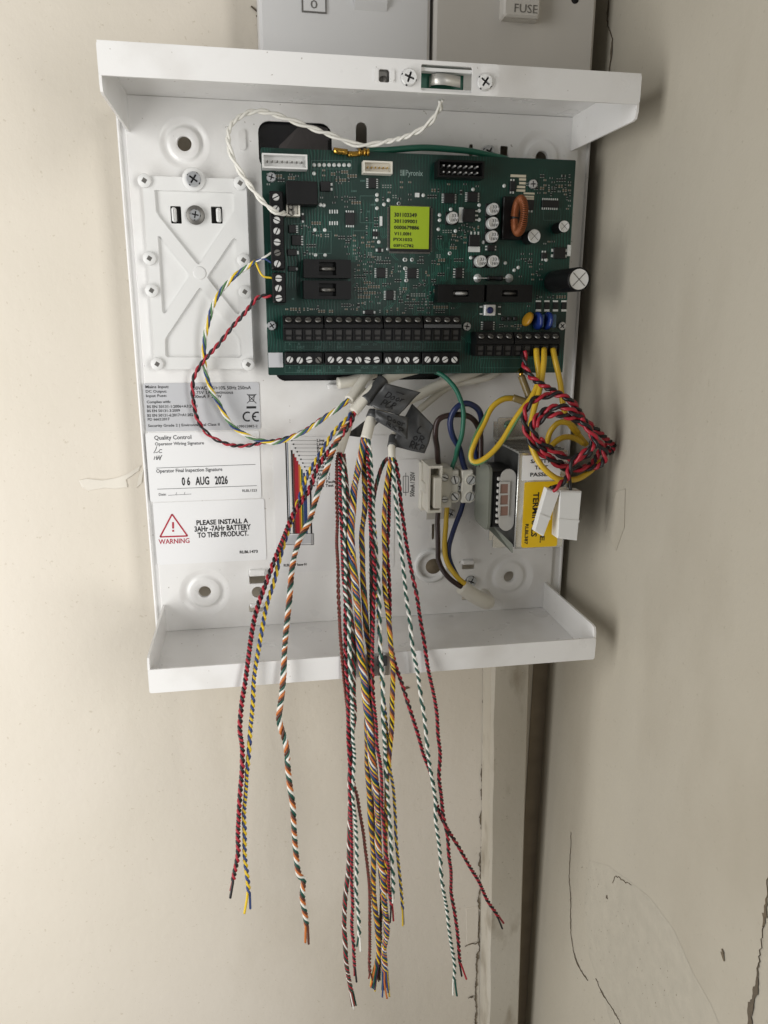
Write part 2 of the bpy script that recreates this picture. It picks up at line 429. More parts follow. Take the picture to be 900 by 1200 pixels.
# ================================================================== SETTING: the two walls
YW, XW = 0.026, 0.268
def grid_wall(name, m, fn, nu, nv, thick):
    b = MB(); vs = [fn(i/nu, j/nv) for j in range(nv+1) for i in range(nu+1)]
    b.add(vs, [(j*(nu+1)+i, j*(nu+1)+i+1, (j+1)*(nu+1)+i+1, (j+1)*(nu+1)+i) for j in range(nv) for i in range(nu)], True)
    v = np.array(b.v); n = len(v)
    return b
b = MB(); b.box(-1.6, XW, YW, YW+0.12, -1.3, 1.3); back_wall = b.build('back_wall', M_wall, kind='structure')
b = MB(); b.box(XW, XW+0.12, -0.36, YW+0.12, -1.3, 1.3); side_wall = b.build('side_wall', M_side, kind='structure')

def crack(name, pts, widths, wall, m=M_crack, parent=None, lift=0.0006):
    """thin raised-edge fissure on a wall, following photo points; wall 'back' or 'side'"""
    f = (lambda p: U(p[0], p[1], YW-lift)) if wall == 'back' else (lambda p: UX(p[0], p[1], XW-lift))
    P = np.array([f(p) for p in pts]); S = spline(P, 0.0015); k = len(S)
    wd = np.interp(np.linspace(0, 1, k), np.linspace(0, 1, len(widths)), widths)
    jit = rng.normal(0, 0.00035, (k, 3)); jit[:, 1 if wall == 'back' else 0] = 0; S = S+jit
    lo_ = np.interp(np.arange(k), np.linspace(0, k-1, max(4, k//3)), rng.uniform(0.05, 1.7, max(4, k//3))); wd = wd*lo_*(0.7+0.6*rng.random(k))
    wav = np.stack([np.interp(np.arange(k), np.linspace(0, k-1, max(4, k//7)), rng.normal(0, 0.0008, max(4, k//7))) for _ in range(3)], 1); wav[:, 1 if wall == 'back' else 0] = 0; S = S+wav
    D = np.gradient(S, axis=0); D /= np.linalg.norm(D, axis=1)[:, None]+1e-12
    out = np.array([0, -1.0, 0]) if wall == 'back' else np.array([-1.0, 0, 0])
    Nn = np.cross(D, out)*wd[:, None]/2
    dp = out*0.0005
    b = MB(); b.add(list(S+Nn)+list(S-Nn)+list(S-dp*0.8), [(i, i+1, 2*k+i+1, 2*k+i) for i in range(k-1)]+[(2*k+i, 2*k+i+1, k+i+1, k+i) for i in range(k-1)])
    return b.build(name, m, parent)
def patch(name, pts, wall, m, parent, lift=0.0008):
    """flake or patch of filler standing a little proud"""
    f = (lambda p, l: U(p[0], p[1], YW-l)) if wall == 'back' else (lambda p, l: UX(p[0], p[1], XW-l))
    c = np.mean(pts, axis=0); k = len(pts)
    A = [f(p, 0.0001) for p in pts]; B = [f(c+(np.array(p)-c)*0.95, lift) for p in pts]
    b = MB(); b.add(A+B, [tuple(range(k, 2*k))]+[(i, (i+1) % k, (i+1) % k+k, i+k) for i in range(k)])
    return b.build(name, m, parent)
crack('crack', [(669, 975), (667, 1010), (668, 1050), (670, 1100), (676, 1128), (690, 1152)], [0.0001, 0.0003, 0.0005, 0.0007, 0.0012, 0.0008], 'side', parent=side_wall)
crack('crack', [(697, 1146), (706, 1164), (717, 1182), (730, 1203)], [0.0006, 0.0016, 0.0009, 0.0008], 'side', parent=side_wall)
crack('crack', [(894, 1088), (892, 1105), (887, 1145), (880, 1185), (876, 1215)], [0.0005, 0.0014, 0.0020, 0.0022, 0.0018], 'side', parent=side_wall)
crack('crack', [(901, 1020), (897, 1060), (894, 1088)], [0.0008, 0.0012, 0.0012], 'side', M_grime, side_wall)
crack('crack', [(714, -10), (712, 25), (716, 50), (714, 84)], [0.0012, 0.0016, 0.0014, 0.0016], 'side', parent=side_wall)
crack('crack', [(845, 1113), (848, 1118), (846, 1124)], [0.0008, 0.002, 0.0008], 'side', M_grime, side_wall)
crack('crack', [(711, 1050), (711, 1054)], [0.0014, 0.0014], 'side', parent=side_wall)
crack('crack', [(717, 1032), (722, 1029), (730, 1031), (740, 1038)], [0.0004, 0.0007, 0.0006, 0.0003], 'side', M_grime, side_wall)
patch('filler_patch', [(722, 575), (733, 572), (732, 618), (722, 646), (716, 636), (709, 624)], 'side', M_side, side_wall, 0.0004)
patch('peeled_paint', [(92, 563), (100, 561), (120, 563), (137, 560), (150, 555), (166, 545), (164, 551), (148, 562), (150, 571), (136, 573), (122, 572), (104, 575), (96, 571)], 'back', M_peel, back_wall, 0.0007)
patch('peeled_paint', [(160, 572), (163, 556), (168, 550), (166, 566)], 'back', M_peel, back_wall, 0.0006)
crack('crack', [(572, 775), (569, 830), (566, 900), (564, 980), (563, 1060), (559, 1130), (558, 1210)], [0.0024, 0.002, 0.0012, 0.001, 0.0016, 0.0012, 0.001], 'back', M_grime, back_wall)
crack('crack', [(546, 1110), (552, 1107), (562, 1105)], [0.0005, 0.0009, 0.0012], 'back', M_grime, back_wall)
crack('crack', [(549, 1168), (552, 1167), (556, 1167)], [0.0012, 0.0018, 0.001], 'back', parent=back_wall)
crack('crack', [(474, 807), (478, 806)], [0.0012, 0.0018], 'back', M_grime, back_wall)
crack('crack', [(297, 12), (300, 17), (299, 20)], [0.001, 0.0022, 0.001], 'back', parent=back_wall)
patch('filler_patch', [(546, 1064), (561, 1062), (560, 1103), (547, 1108)], 'back', M_wall, back_wall, 0.0005)

a_ = U(699, 40, YW); b = MB(); b.box(a_[0], U(713.5, 40, YW)[0], YW-0.0012, YW+0.001, 0.30, 0.60); b.build('joint_gap_shade', M_hole_and_shade, back_wall)  # shadow beside the right switch plate, painted as a black strip
b = MB(); b.box(U(618, 900, YW)[0], XW-0.0001, YW-0.0008, YW+0.001, -0.70, -0.004); b.build('shaded_joint', M_joint, back_wall)  # the batten's shade on the back wall, put in as a darker strip
b = MB()      # pitted bare patch low on the side wall
for k in range(110):
    t_ = rng.random(); px, py = 676+rng.random()*(20+130*t_), 1010+190*t_
    q = UX(px, py, XW-0.0003); r0 = rng.uniform(0.0001, 0.00035)
    n_ = 7; b.add([(q[0], q[1]+r0*math.cos(2*math.pi*i/n_)*rng.uniform(.6, 1), q[2]+r0*1.6*math.sin(2*math.pi*i/n_)) for i in range(n_)], [tuple(range(n_))])
b.build('pitting', M_grime, side_wall, kind='stuff')
patch('filler_patch', [(690, 1008), (712, 1014), (735, 1030), (762, 1052), (790, 1090), (812, 1140), (832, 1175), (850, 1215), (720, 1215), (706, 1165), (690, 1120), (684, 1060)], 'side', M_plaster, side_wall, 0.00025)

# timber batten running down the corner
yb = 0.003
c0, c1, c2, c3 = U(577.5, 770, yb), U(621, 770, yb), U(571.5, 1215, yb), U(607, 1215, yb)
d = (c2-c0)/(c0[2]-c2[2]); top = -0.003; bot = -0.62
def ext(p, q, z): t = (z-p[2])/(q[2]-p[2]); return p+(q-p)*t
xs = lambda z: (ext(c0, c2, z)[0], ext(c1, c3, z)[0])
b = MB(); vs = []; zs = np.linspace(bot, top, 30)
for z in zs:
    a, e = xs(z); ch = 0.0035+0.0006*math.sin(z*90)+0.0004*math.sin(z*230)
    vs += [(a, YW-0.0005, z), (a, yb+ch*0.8, z), (a+ch*0.5, yb, z), (e-0.0008, yb, z), (e, yb+0.0008, z), (e, YW-0.0005, z)]
k = 6
b.add(vs, [(j*k+i, j*k+i+1, (j+1)*k+i+1, (j+1)*k+i) for j in range(29) for i in range(5)]+[tuple(range(29*k+5, 29*k-1, -1)), tuple(range(6))])
tag(b.build('timber_batten', M_batt), 'grubby cream painted timber batten in the wall corner below the white enclosure', 'batten')

# ================================================================== switch plates above
def spur(x0, x1, ztop, label, m):
    zb = 0.312
    t = thing('fused_spur', label, 'switch plate', ((x0+x1)/2, YW, zb), 'electrical plates above the enclosure')
    b = MB(); b.box(x0, x1, -0.010, YW-0.0005, zb, zb+0.092, 0.0018); b.build('cover_plate', m, t)
    return t, zb
xa = [U(a, 0, -0.01)[0] for a in (302.5, 505, 509, 700)]
sp1, zb = spur(xa[0], xa[1], 0, 'pale grey switch plate on the left with a rocker above the enclosure', M_spur)
b = MB(); r_ = RECT(353.5, -26, 382.5, 15, -0.0105)
for q in ((r_[0], r_[1], r_[2], r_[2]+0.0006), (r_[0], r_[1], r_[3]-0.0006, r_[3]), (r_[0], r_[0]+0.0006, r_[2]+0.0006, r_[3]-0.0006), (r_[1]-0.0006, r_[1], r_[2]+0.0006, r_[3]-0.0006)):
    b.box(q[0], q[1], -0.0108, -0.0098, q[2], q[3])
b.build('window_frame', M_dullmet, sp1)
b = MB(); b.box(r_[0]+0.0007, r_[1]-0.0007, -0.0106, -0.0098, r_[2]+0.0007, r_[3]-0.0007); b.build('indicator_window', M_spur, sp1)
b = MB(); r2 = RECT(416, -26, 454, 12, -0.012)
b.add([(r2[0], -0.0098, r2[2]), (r2[1], -0.0098, r2[2]), (r2[1], -0.0098, r2[3]), (r2[0], -0.0098, r2[3]),
       (r2[0], -0.0125, r2[2]+0.004), (r2[1], -0.0125, r2[2]+0.004), (r2[1], -0.0125, r2[3]), (r2[0], -0.0125, r2[3])],
      [(0, 1, 5, 4), (1, 2, 6, 5), (2, 3, 7, 6), (3, 0, 4, 7), (4, 5, 6, 7)])
b.build('rocker_switch', M_spur, sp1)
text_group('zero', 'lettering', M_dullmet, sp1); text('zero', '0', 364, 0, 372, 10, -0.0108)
sp2, zb = spur(xa[2], xa[3], 0, 'dusty off white plate on the right with the FUSE carrier', M_spur2)
b = MB(); r_ = RECT(591, -20, 634, 20, -0.018); b.box(r_[0], r_[1], -0.018, -0.0098, r_[2], r_[3], 0.001)
r2 = RECT(599, 18, 630, 24, -0.014); b.box(r2[0], r2[1], -0.014, -0.0098, r2[2], r2[3]+0.001)
fc = b.build('fuse_carrier', M_spur2, sp2)
text_group('fuse', 'lettering', M_dullmet, fc); text('fuse', 'FUSE', 603, 5, 630, 15, -0.0182)
p = U(674, -1, -0.0103); b = MB(); b.lathe((p[0], -0.0098, p[2]), [(0.0022, 0), (0.0022, 0.0004)], n=16); b.build('screw_hole', M_hole_and_shade, sp2)

# ================================================================== ENCLOSURE
W_, H_, D_, LIP, GS = 0.25, 0.3064, 0.0792, 0.0123, 0.0182
TH = 0.0012
enc = thing('alarm_enclosure', 'open white steel enclosure with folded top and bottom flanges fixed in the corner', 'enclosure', (W_/2, YW, 0))
def ring_px(cx, cy_, rpx, y=0.0):
    c = U(cx, cy_, y); return c[0], c[2], np.linalg.norm(U(cx+rpx, cy_, y)-c)
DIMP = [(216, 168, 30), (635, 185, 30), (240, 694, 30), (597, 676, 28)]
holes = []
dimps = []
for cx, cy_, rp in DIMP:
    x, z, r_ = ring_px(cx, cy_, rp); holes.append(circ(x, z, r_, 40)); dimps.append((x, z, r_))
def slot_px(x0, y0, x1, y1, r=0.0008):
    a = RECT(x0, y0, x1, y1, 0.0); return rrect(a[0], a[1], a[2], a[3], min(r, (a[1]-a[0])/2.01, (a[3]-a[2])/2.01))
big = RECT(303, 143, 389, 200, 0.0); holes.append(rrect(big[0], big[1], big[2], big[3], 0.006))
low = RECT(322, 392, 520, 445.5, 0.0); holes.append(rrect(low[0], low[1], low[2], low[3], 0.006))
mid = RECT(446, 181, 522, 215, 0.0); holes.append(rrect(mid[0], mid[1], mid[2], mid[3], 0.003))
key = slot_px(417, 143, 430, 178, 0.0032); holes.append(key)
for q in ((549.5, 169, 554, 196), (586, 171, 595, 196), (292, 671, 311, 684), (292, 709, 309, 717), (541.5, 658, 556, 667), (541, 699, 553, 703), (506, 614, 509.5, 632)):
    holes.append(slot_px(*q))
x, z, r_ = ring_px(302, 694, 7); holes.append(circ(x, z, r_, 20))
xl, xr = -0.0018, 0.2545
b = MB(); b.plate([(xl, 0.0002), (xr, 0.0002), (xr, H_-0.0002), (xl, H_-0.0002)], holes, 0.0, TH)
# stepped rims down both sides and the return back to the wall
for sgn, x0, x1 in ((-1, xl, -0.0067), (1, xr, 0.2626)):
    q = x1-sgn*0.0010
    prof = [(x0, 0.0), (x0+sgn*0.0008, 0.0022), (q-sgn*0.0006, 0.0022), (q, 0.0004), (x1-sgn*0.0002, 0.0006), (x1, 0.0014), (x1, YW-0.001)]
    n = len(prof); z0, z1 = 0.0002, H_-0.0002
    vs = [(x, y, z) for z in (z0, z1) for x, y in prof]
    f = [(i, i+1, n+i+1, n+i) if sgn > 0 else (i+1, i, n+i, n+i+1) for i in range(n-1)]
    b.add(vs, f)
b.build('back_plate', M_steel, enc)
for x, z, r_ in dimps:
    b = MB(); b.lathe((x, 0.0, z), [(0.0038, -0.0030), (0.0038, -0.0004), (0.0041, -0.0001), (r_*0.56, -0.0001), (r_*0.60, -0.0003), (r_*0.66, -0.0015), (r_*0.72, -0.0016), (r_*0.80, -0.0011), (r_*0.90, -0.0004), (r_*0.96, -0.0001), (r_, 0.0)], n=40, cap=False)
    b.build('mounting_dimple', M_steel, enc)
def flange(z, sgn, name):
    """sgn +1 top (gussets and lip hang down), -1 bottom (they stand up)"""
    b = MB()
    z0, z1 = (z, z+TH) if sgn > 0 else (z-TH, z)
    b.box(-0.0008, W_+0.0008, -D_+TH*0.5, TH, z0, z1)
    fl = b.build(name, M_steel, enc)
    g = MB()
    for xs0, xs1 in ((-TH, 0), (W_, W_+TH)):
        zt = z; zb_ = z-sgn*GS; c = 0.004
        prof = [(-D_+0.0006, zt), (0.0, zt), (0.0, zb_), (-D_+0.0006+c, zb_-sgn*0.0008), (-D_+0.0006+c*0.3, zb_-sgn*0.0002), (-D_+0.0006, zb_+sgn*c*0.7)]
        n = len(prof); vs = [(xs0, y, zz) for y, zz in prof]+[(xs1, y, zz) for y, zz in prof]
        g = MB(); g.add(vs, [tuple(range(n)), tuple(range(2*n-1, n-1, -1))]+[(i, i+n, (i+1) % n+n, (i+1) % n) for i in range(n)])
        g.build('gusset', M_steel, enc)
    return fl
flange(H_, 1, 'top_flange'); flange(0.0, -1, 'bottom_tray')
# lips: top one has the tamper opening and a clip slot
yl = -D_
tz0, tz1 = H_-LIP, H_+TH
op = RECT(493.5, 74.5, 553.5, 106.5, yl); cs = RECT(444, 81, 456.5, 96.5, yl)
b = MB()
op = (op[0], op[1], tz0+0.0009, tz1-0.0016)
b.plate(rrect(-0.0011, W_+0.0011, tz0, tz1, 0.0016), [rrect(op[0], op[1], op[2], op[3], 0.0008), rrect(cs[0], cs[1], cs[2], cs[3], 0.001)], yl, yl+TH)
b.box(-0.0008, W_+0.0008, yl+0.0001, yl+TH*1.2, tz1-0.0004, tz1+0.0001)
lip = b.build('top_lip', M_steel, enc)
b = MB(); b.box(op[0], op[1], yl+0.0014, yl+0.0060, op[2]-0.0002, op[2]+0.0014); b.box(op[0], op[1], yl+0.0013, yl+0.0050, op[3]-0.0024, op[3]-0.0010)
b.build('opening_ledge', M_plast, enc)
b = MB(); b.box(cs[0]-0.0022, cs[0]-0.0004, yl-0.0006, yl+0.0002, cs[2]+0.0003, cs[3]-0.0003); b.box(cs[1]+0.0004, cs[1]+0.0022, yl-0.0006, yl+0.0002, cs[2]+0.0003, cs[3]-0.0003)
b.build('slot_tab', M_steel, enc)
b = MB(); b.box(cs[0]-0.001, cs[1]+0.001, yl+0.0022, yl+0.003, cs[2]-0.001, cs[3]+0.001); b.lathe(((cs[0]+cs[1])/2, yl+0.0022, cs[2]+0.001), [(0.0022, 0), (0.0022, 0.0006)], n=16); b.build('spring_clip', M_dullmet, enc)
b = MB(); b.plate(rrect(-0.0011, W_+0.0011, -TH, LIP, 0.0012), [], yl, yl+TH); b.build('bottom_lip', M_steel, enc)
# embossed and bent tabs on the back plate
b = MB()
for q in ((280, 152, 288, 176), (538, 447.5, 558, 455)):
    a = RECT(*q, -0.001); b.plate(rrect(a[0], a[1], a[2], a[3], min(a[1]-a[0], a[3]-a[2])/2.05), [], -0.0010, 0.0002)
b.build('embossed_rib', M_steel, enc)
for q in ((384, 450, 402, 456.5), (292, 668, 311, 675.5), (293, 708, 309, 712.5), (542, 656.5, 556, 662)):
    a = RECT(*q, -0.0024); b = MB(); b.box(a[0], a[1], -0.0026, 0.0003, a[2], a[3], 0.0006); b.build('bent_tab', M_steel, enc)
# dark plastic seen through the cut-outs
for q_ in (big, low, mid):
    b = MB(); b.box(q_[0]-0.002, q_[1]+0.002, 0.0040, 0.0052, q_[2]-0.002, q_[3]+0.002); b.build('entry_blank', M_void, enc)
b = MB(); a = U(327, 171, 0.003); e = U(349, 149, 0.0022); g_ = U(384, 151, 0.003); h_ = U(384, 198, 0.003); i_ = U(322, 198, 0.003)
b.add([a, e, g_, h_, i_], [(0, 1, 2, 3, 4)]); b.add([U(349, 149, 0.002), U(362, 145, 0.0012), U(384, 150, 0.002), U(386, 165, 0.003)], [(0, 1, 2, 3)])
b.build('plastic_film', M_film, enc)
SCREW_P = screw_mesh('cross_head_screw', 0.0030, 2, [M_zinc, M_slot])
SCREW_P2 = screw_mesh('cross_head_screw', 0.0038, 2, [M_bright, M_slot])
for px, py in ((573, 178.5), (551.5, 681)):
    b = U(px, py, 0); put('plate_screw', SCREW_P, (b[0], -0.0002, b[2]), enc, 0.4, 1.3)
# round cable grommet low on the plate
g0 = U(507, 662, 0); b = MB(); b.lathe((g0[0]-0.001, 0, g0[2]), [(0.0085, 0.0), (0.0112, 0.0), (0.0118, 0.0014), (0.0106, 0.0024), (0.0085, 0.0020), (0.0080, 0.0)], n=32, cap=False)
b.build('grommet', M_plast, enc)
b = MB(); b.lathe((g0[0]+0.0005, 0.0004, g0[2]-0.001), [(0.0052, 0), (0.0052, 0.0006)], n=24); b.build('cable_hole', M_grime, enc)

# tamper switch behind the lip
tm = thing('tamper_switch', 'green tamper board with curved metal spring in the top lip opening', 'tamper switch', ((op[0]+op[1])/2, yl+0.008, op[2]))
b = MB(); b.box(op[0]+0.0006, op[1]-0.0022, yl+0.0075, yl+0.0090, op[2]+0.0017, op[3]+0.001); tb = b.build('switch_board', M_teal, tm)
s0, s1 = RECT(507, 84, 541, 101, yl)[:2]; zc = RECT(507, 83, 541, 100, yl)
b = MB(); pts = [(s0, yl+0.0074), (s0+0.0004, yl+0.0035), (s0+0.002, yl+0.0012), (s0+0.006, yl+0.0003), ((s0+s1)/2+0.002, yl+0.0007), (s1, yl+0.0022)]
hh = (zc[3]-zc[2])/2*0.78; zm = (zc[2]+zc[3])/2; n = len(pts)
vs = [(x, y, zm+s_*hh-0.0004*i*0.35) for s_ in (-1, 1) for i, (x, y) in enumerate(pts)]+[(x, y+0.0003, zm+s_*hh-0.0004*i*0.35) for s_ in (-1, 1) for i, (x, y) in enumerate(pts)]
b.add(vs, [(i, i+1, n+i+1, n+i) for i in range(n-1)]+[(2*n+i, 3*n+i, 3*n+i+1, 2*n+i+1) for i in range(n-1)]+[(i, 2*n+i, 2*n+i+1, i+1) for i in range(n-1)]+[(n+i, n+i+1, 3*n+i+1, 3*n+i) for i in range(n-1)], True)
b.build('spring_strip', M_spring, tm)
for px, py, a in ((479.5, 90.5, 0.35), (568.5, 96, 0.6)):
    q = U(px, py, yl-0.0006); put('cross_head_screw', SCREW_P2, (q[0], yl+0.0003, q[2]), tm, a)
b = MB(); q = RECT(505, 111.5, 526, 117, -0.072)
for k in range(2):
    xc = q[0]+(q[1]-q[0])*(0.25+0.5*k); b.box(xc-0.0014, xc+0.0014, -0.0715, -0.0690, H_-0.0014, H_-0.0001)
b.build('wire_slot', M_hole_and_shade, tm)

# clip on the bottom lip among the wires
b = MB(); q = RECT(442, 770, 454, 781, yl-0.002); b.box(q[0], q[1], yl-0.0022, yl-0.0003, q[2], q[3], 0.0005)
q2 = RECT(444, 765, 449, 790, yl-0.0025); b.box(q2[0], q2[1], yl-0.0034, yl-0.0023, q2[2], q2[3], 0.0003)
tag(b.build('lid_clip', M_tape), 'small dark clip on the bottom lip behind the hanging wires', 'clip')

# ================================================================== plastic mounting plate on the left
mp_r = RECT(166.5, 208, 296, 432.6, -0.004)
mp0 = U(165.5, 208, -0.004); mp1 = U(288, 211, -0.004)
mpl = thing('mounting_bracket', 'white plastic bracket plate with X shaped ribs left of the circuit board', 'bracket', ((mp_r[0]+mp_r[1])/2, 0, mp_r[2]))
yf = -0.0045
mr = RECT(166, 208, 292, 432.6, yf)
x0, x1, z0, z1 = U(166.5, 208, yf)[0], U(288.5, 210, yf)[0], mr[2], mr[3]
def P2(px, py): q = U(px, py, yf); return (q[0], q[2])
z3 = lambda x, y: P2(140+x/4.283, 180+y/4.283)
panel1 = [z3(*p) for p in ((175, 185), (186, 183), (568, 195), (578, 204), (580, 285), (568, 310), (408, 548), (395, 556), (382, 546), (200, 318), (183, 292))][::-1]
panel2 = [z3(*p) for p in ((192, 415), (204, 416), (352, 600), (355, 616), (234, 797), (222, 803), (214, 792))][::-1]
panel3 = [z3(*p) for p in ((578, 424), (588, 432), (603, 795), (596, 806), (582, 800), (452, 640), (440, 622), (448, 606), (566, 430))][::-1]
panel4 = [z3(*p) for p in ((228, 935), (236, 918), (392, 684), (403, 674), (416, 684), (600, 920), (610, 940), (613, 1015), (602, 1024), (240, 1022), (230, 1012))][::-1]
b = MB()
b.plate(rrect(x0, x1, z0, z1, 0.0015), [panel1, panel2, panel3, panel4], yf, yf+0.0016); fr = b.build('ribbed_frame', M_plast, mpl)
sl = [RECT(200, 241.5, 212.5, 262, yf+0.0016), RECT(247.5, 242, 260.5, 262, yf+0.0016)]
b = MB(); b.plate(rrect(x0+0.0004, x1-0.0004, z0+0.0004, z1-0.0004, 0.0015), [rrect(*q, 0.0005) for q in sl], yf+0.0015, -0.0003); b.build('base_sheet', M_plast, mpl)
for i, q in enumerate(sl):
    b = MB(); b.box(q[0], q[1], -0.0002, -0.0001, q[2], q[3]); b.build('slot_recess', M_hole_and_shade, mpl)
    b = MB(); wdt = (q[1]-q[0])*0.45
    xa_, xb_ = (q[0]+0.0006, q[0]+0.0006+wdt) if i == 0 else (q[1]-wdt-0.0006, q[1]-0.0006)
    b.box(xa_, xb_, -0.0044, -0.0004, q[2]+0.0008, q[3]-0.0008, 0.0007); b.build('locking_tab', M_plast, mpl)
bm_ = MB(); bm_.cur = 0; bm_.lathe((0, 0, 0), [(0.0036, -0.0005), (0.0036, 0.0012), (0.0033, 0.0015)], n=24)
bm_.cur = 1; s_ = 0.0016; bm_.add([(-s_, -0.00155, -s_*0.2), (0.2*s_, -0.00155, -s_), (s_, -0.00155, 0.2*s_), (-0.2*s_, -0.00155, s_)], [(0, 1, 2, 3)])
BOSS = bm_.mesh('square_hole_boss', [M_plast, M_dullmet])
for px, py in ((169.5, 212), (281.5, 215), (175.5, 303), (285.5, 305), (178, 340.5), (287, 342), (184.5, 426.5), (291, 427)):
    q = U(px, py, yf); put('square_hole_boss', BOSS, (q[0], yf, q[2]), mpl)
q = U(227, 210.5, yf); b = MB(); b.lathe((q[0], yf+0.0016, q[2]), [(0.0062, -0.0012), (0.0062, 0.0022), (0.0058, 0.0026)], n=32); b.build('screw_boss', M_plast, mpl)
put('cross_head_screw', SCREW_P, (q[0], yf-0.0012, q[2]), mpl, 0.6, 1.35)
q = U(229, 252, yf); b = MB(); b.lathe((q[0], yf, q[2]), [(0.0050, -0.003), (0.0050, 0.0004), (0.0047, 0.0007)], n=32); b.build('washer', M_dullmet, mpl)
put('cross_head_screw', SCREW_P, (q[0], yf-0.0008, q[2]), mpl, 0.2, 1.0)
q = U(234, 320, yf); b = MB(); b.lathe((q[0], yf+0.0003, q[2]), [(0.0036, 0), (0.0036, 0.0005), (0.003, 0.0006)], n=24); b.build('mould_mark', M_plast, mpl)

# ================================================================== stickers on the back plate
YS = -0.0004
def sticker(name, x0, y0, x1, y1, m, label, cat='label', tilt=None, r=0.0012):
    a = RECT(x0, y0, x1, y1, YS); b = MB(); b.plate(rrect(a[0], a[1], a[2], a[3], r), [], YS, -0.0001)
    return tag(b.build(name, m), label, cat)
Y2 = YS-0.00012
la = sticker('rating_label', 169.5, 448.5, 304.5, 504.5, M_paperg, 'grey ratings label with CE mark under the plastic bracket')
text_group('rate', 'lettering', M_ink, la); T = text
zz = lambda x, y: (150+x/5.294, 430+y/5.294)
def tz(g, body, x0, y0, x1, y1, **k): a = zz(x0, y0); c = zz(x1, y1); T(g, body, a[0], a[1], c[0], c[1], Y2, **k)
tz('rate', 'Mains Input:', 108, 114, 253, 138); tz('rate', 'DC Output:', 110, 143, 240, 165); tz('rate', 'Input Fuse:', 112, 170, 240, 192)
tz('rate', '230VAC -15/+10% 50Hz 250mA', 392, 119, 762, 141); tz('rate', '13.75V 1A continuous', 392, 148, 652, 168); tz('rate', '500mA F 250V', 392, 173, 582, 193)
tz('rate', 'Complies with:', 116, 208, 264, 230); tz('rate', 'BS EN 50131-1:2006+A3:2020', 118, 236, 430, 254); tz('rate', 'BS EN 50131-3:2009', 118, 263, 322, 280)
tz('rate', 'BS EN 50131-6:2017+A1:2021', 120, 290, 412, 308); tz('rate', 'PD 6662:2017', 122, 316, 258, 333); tz('rate', 'Security Grade 2 | Environmental Class II', 124, 352, 568, 374)
tz('rate', '109015882-2', 678, 360, 803, 376)
b = MB()
def arc(cx, cy_, r_, a0, a1, n=14): return [zz(cx+r_*math.cos(R(a0+(a1-a0)*k/n)), cy_-r_*math.sin(R(a0+(a1-a0)*k/n))) for k in range(n+1)]
ink_line(b, arc(742, 308, 27, 60, 300), 0.0009, Y2); ink_line(b, arc(800, 308, 27, 65, 295), 0.0009, Y2); ink_line(b, [zz(774, 308), zz(794, 308)], 0.0009, Y2)
ink_rect(b, *zz(735, 244), *zz(795, 258), Y2)
for l in ([(738, 168), (796, 226)], [(796, 168), (738, 226)], [(748, 178), (786, 178)], [(750, 178), (756, 214)], [(784, 178), (778, 214)], [(756, 214), (778, 214)], [(746, 172), (790, 172)]):
    ink_line(b, [zz(*l[0]), zz(*l[1])], 0.00035, Y2)
b.build('printed_marks', M_ink, la)
lb = sticker('inspection_label', 173, 506, 305, 586, M_paper, 'white quality control label stamped 06 AUG 2026 below the grey label')
text_group('qc', 'lettering', M_grey_ink, lb); text_group('stamp', 'date_stamp', M_ink, lb)
z2 = lambda x, y: (160+x/5.294, 500+y/5.294)
def t2(g, body, x0, y0, x1, y1, **k): a = z2(x0, y0); c = z2(x1, y1); T(g, body, a[0], a[1], c[0], c[1], Y2, **k)
t2('qc', 'Quality Control', 110, 53, 340, 88); t2('qc', 'Operator Wiring Signature', 114, 94, 418, 120); t2('qc', 'Operator Final Inspection Signature', 122, 258, 532, 288)
t2('qc', 'RLBL1523', 656, 388, 746, 404); t2('qc', 'Date:', 138, 412, 184, 428)
t2('stamp', '0 6   AUG   2026', 280, 308, 566, 362)
b = MB(); ink_line(b, [z2(122, 257), z2(738, 234)], 0.00028, Y2); ink_line(b, [z2(128, 388), z2(746, 366)], 0.00028, Y2)
ink_line(b, [z2(196, 426), z2(340, 418)], 0.00022, Y2); ink_line(b, [z2(244, 424), z2(248, 408)], 0.0002, Y2); ink_line(b, [z2(296, 422), z2(300, 406)], 0.0002, Y2)
b.build('ruled_line', M_grey_ink, lb)
b = MB()
for l in ([(126, 122), (118, 145), (106, 164), (124, 160), (136, 156)], [(158, 142), (146, 142), (138, 154), (144, 162), (158, 160)], [(108, 206), (114, 184), (120, 196), (126, 180), (124, 206)], [(128, 206), (136, 180), (142, 204)], [(130, 196), (144, 192)],
          [(142, 180), (148, 194), (158, 176)], [(150, 190), (144, 208)]):
    ink_line(b, [z2(*p) for p in l], 0.00035, Y2)
b.build('handwritten_initials', M_ink, lb)
lc = sticker('warning_label', 181.5, 586.8, 311, 659, M_paper, 'white warning label with red triangle asking for a battery')
text_group('wred', 'red_lettering', M_red_ink, lc); text_group('wblk', 'lettering', M_ink, lc)
t2('wred', 'WARNING', 137, 695, 328, 726); t2('wblk', 'PLEASE INSTALL A', 371, 574, 692, 606); t2('wblk', '3AHr -7AHr BATTERY', 359, 611, 709, 646); t2('wblk', 'TO THIS PRODUCT.', 378, 650, 694, 684)
t2('wblk', 'RLBL1473', 640, 767, 752, 785)
b = MB(); Pm = [z2(220, 543), z2(316, 678), z2(146, 684)]
for i in range(3): ink_line(b, [Pm[i], Pm[(i+1) % 3]], 0.0009, Y2)
ink_line(b, [z2(226, 592), z2(227, 632)], 0.0011, Y2); ink_line(b, [z2(227, 640), z2(227.3, 652)], 0.0011, Y2)
b.build('warning_triangle', M_red_ink, lc)
ld = sticker('wiring_diagram', 322, 511, 462, 668, M_pale, 'printed wiring diagram label with coloured core bars behind the hanging wires')
z4 = lambda x, y: (280+x/6, 500+y/6)
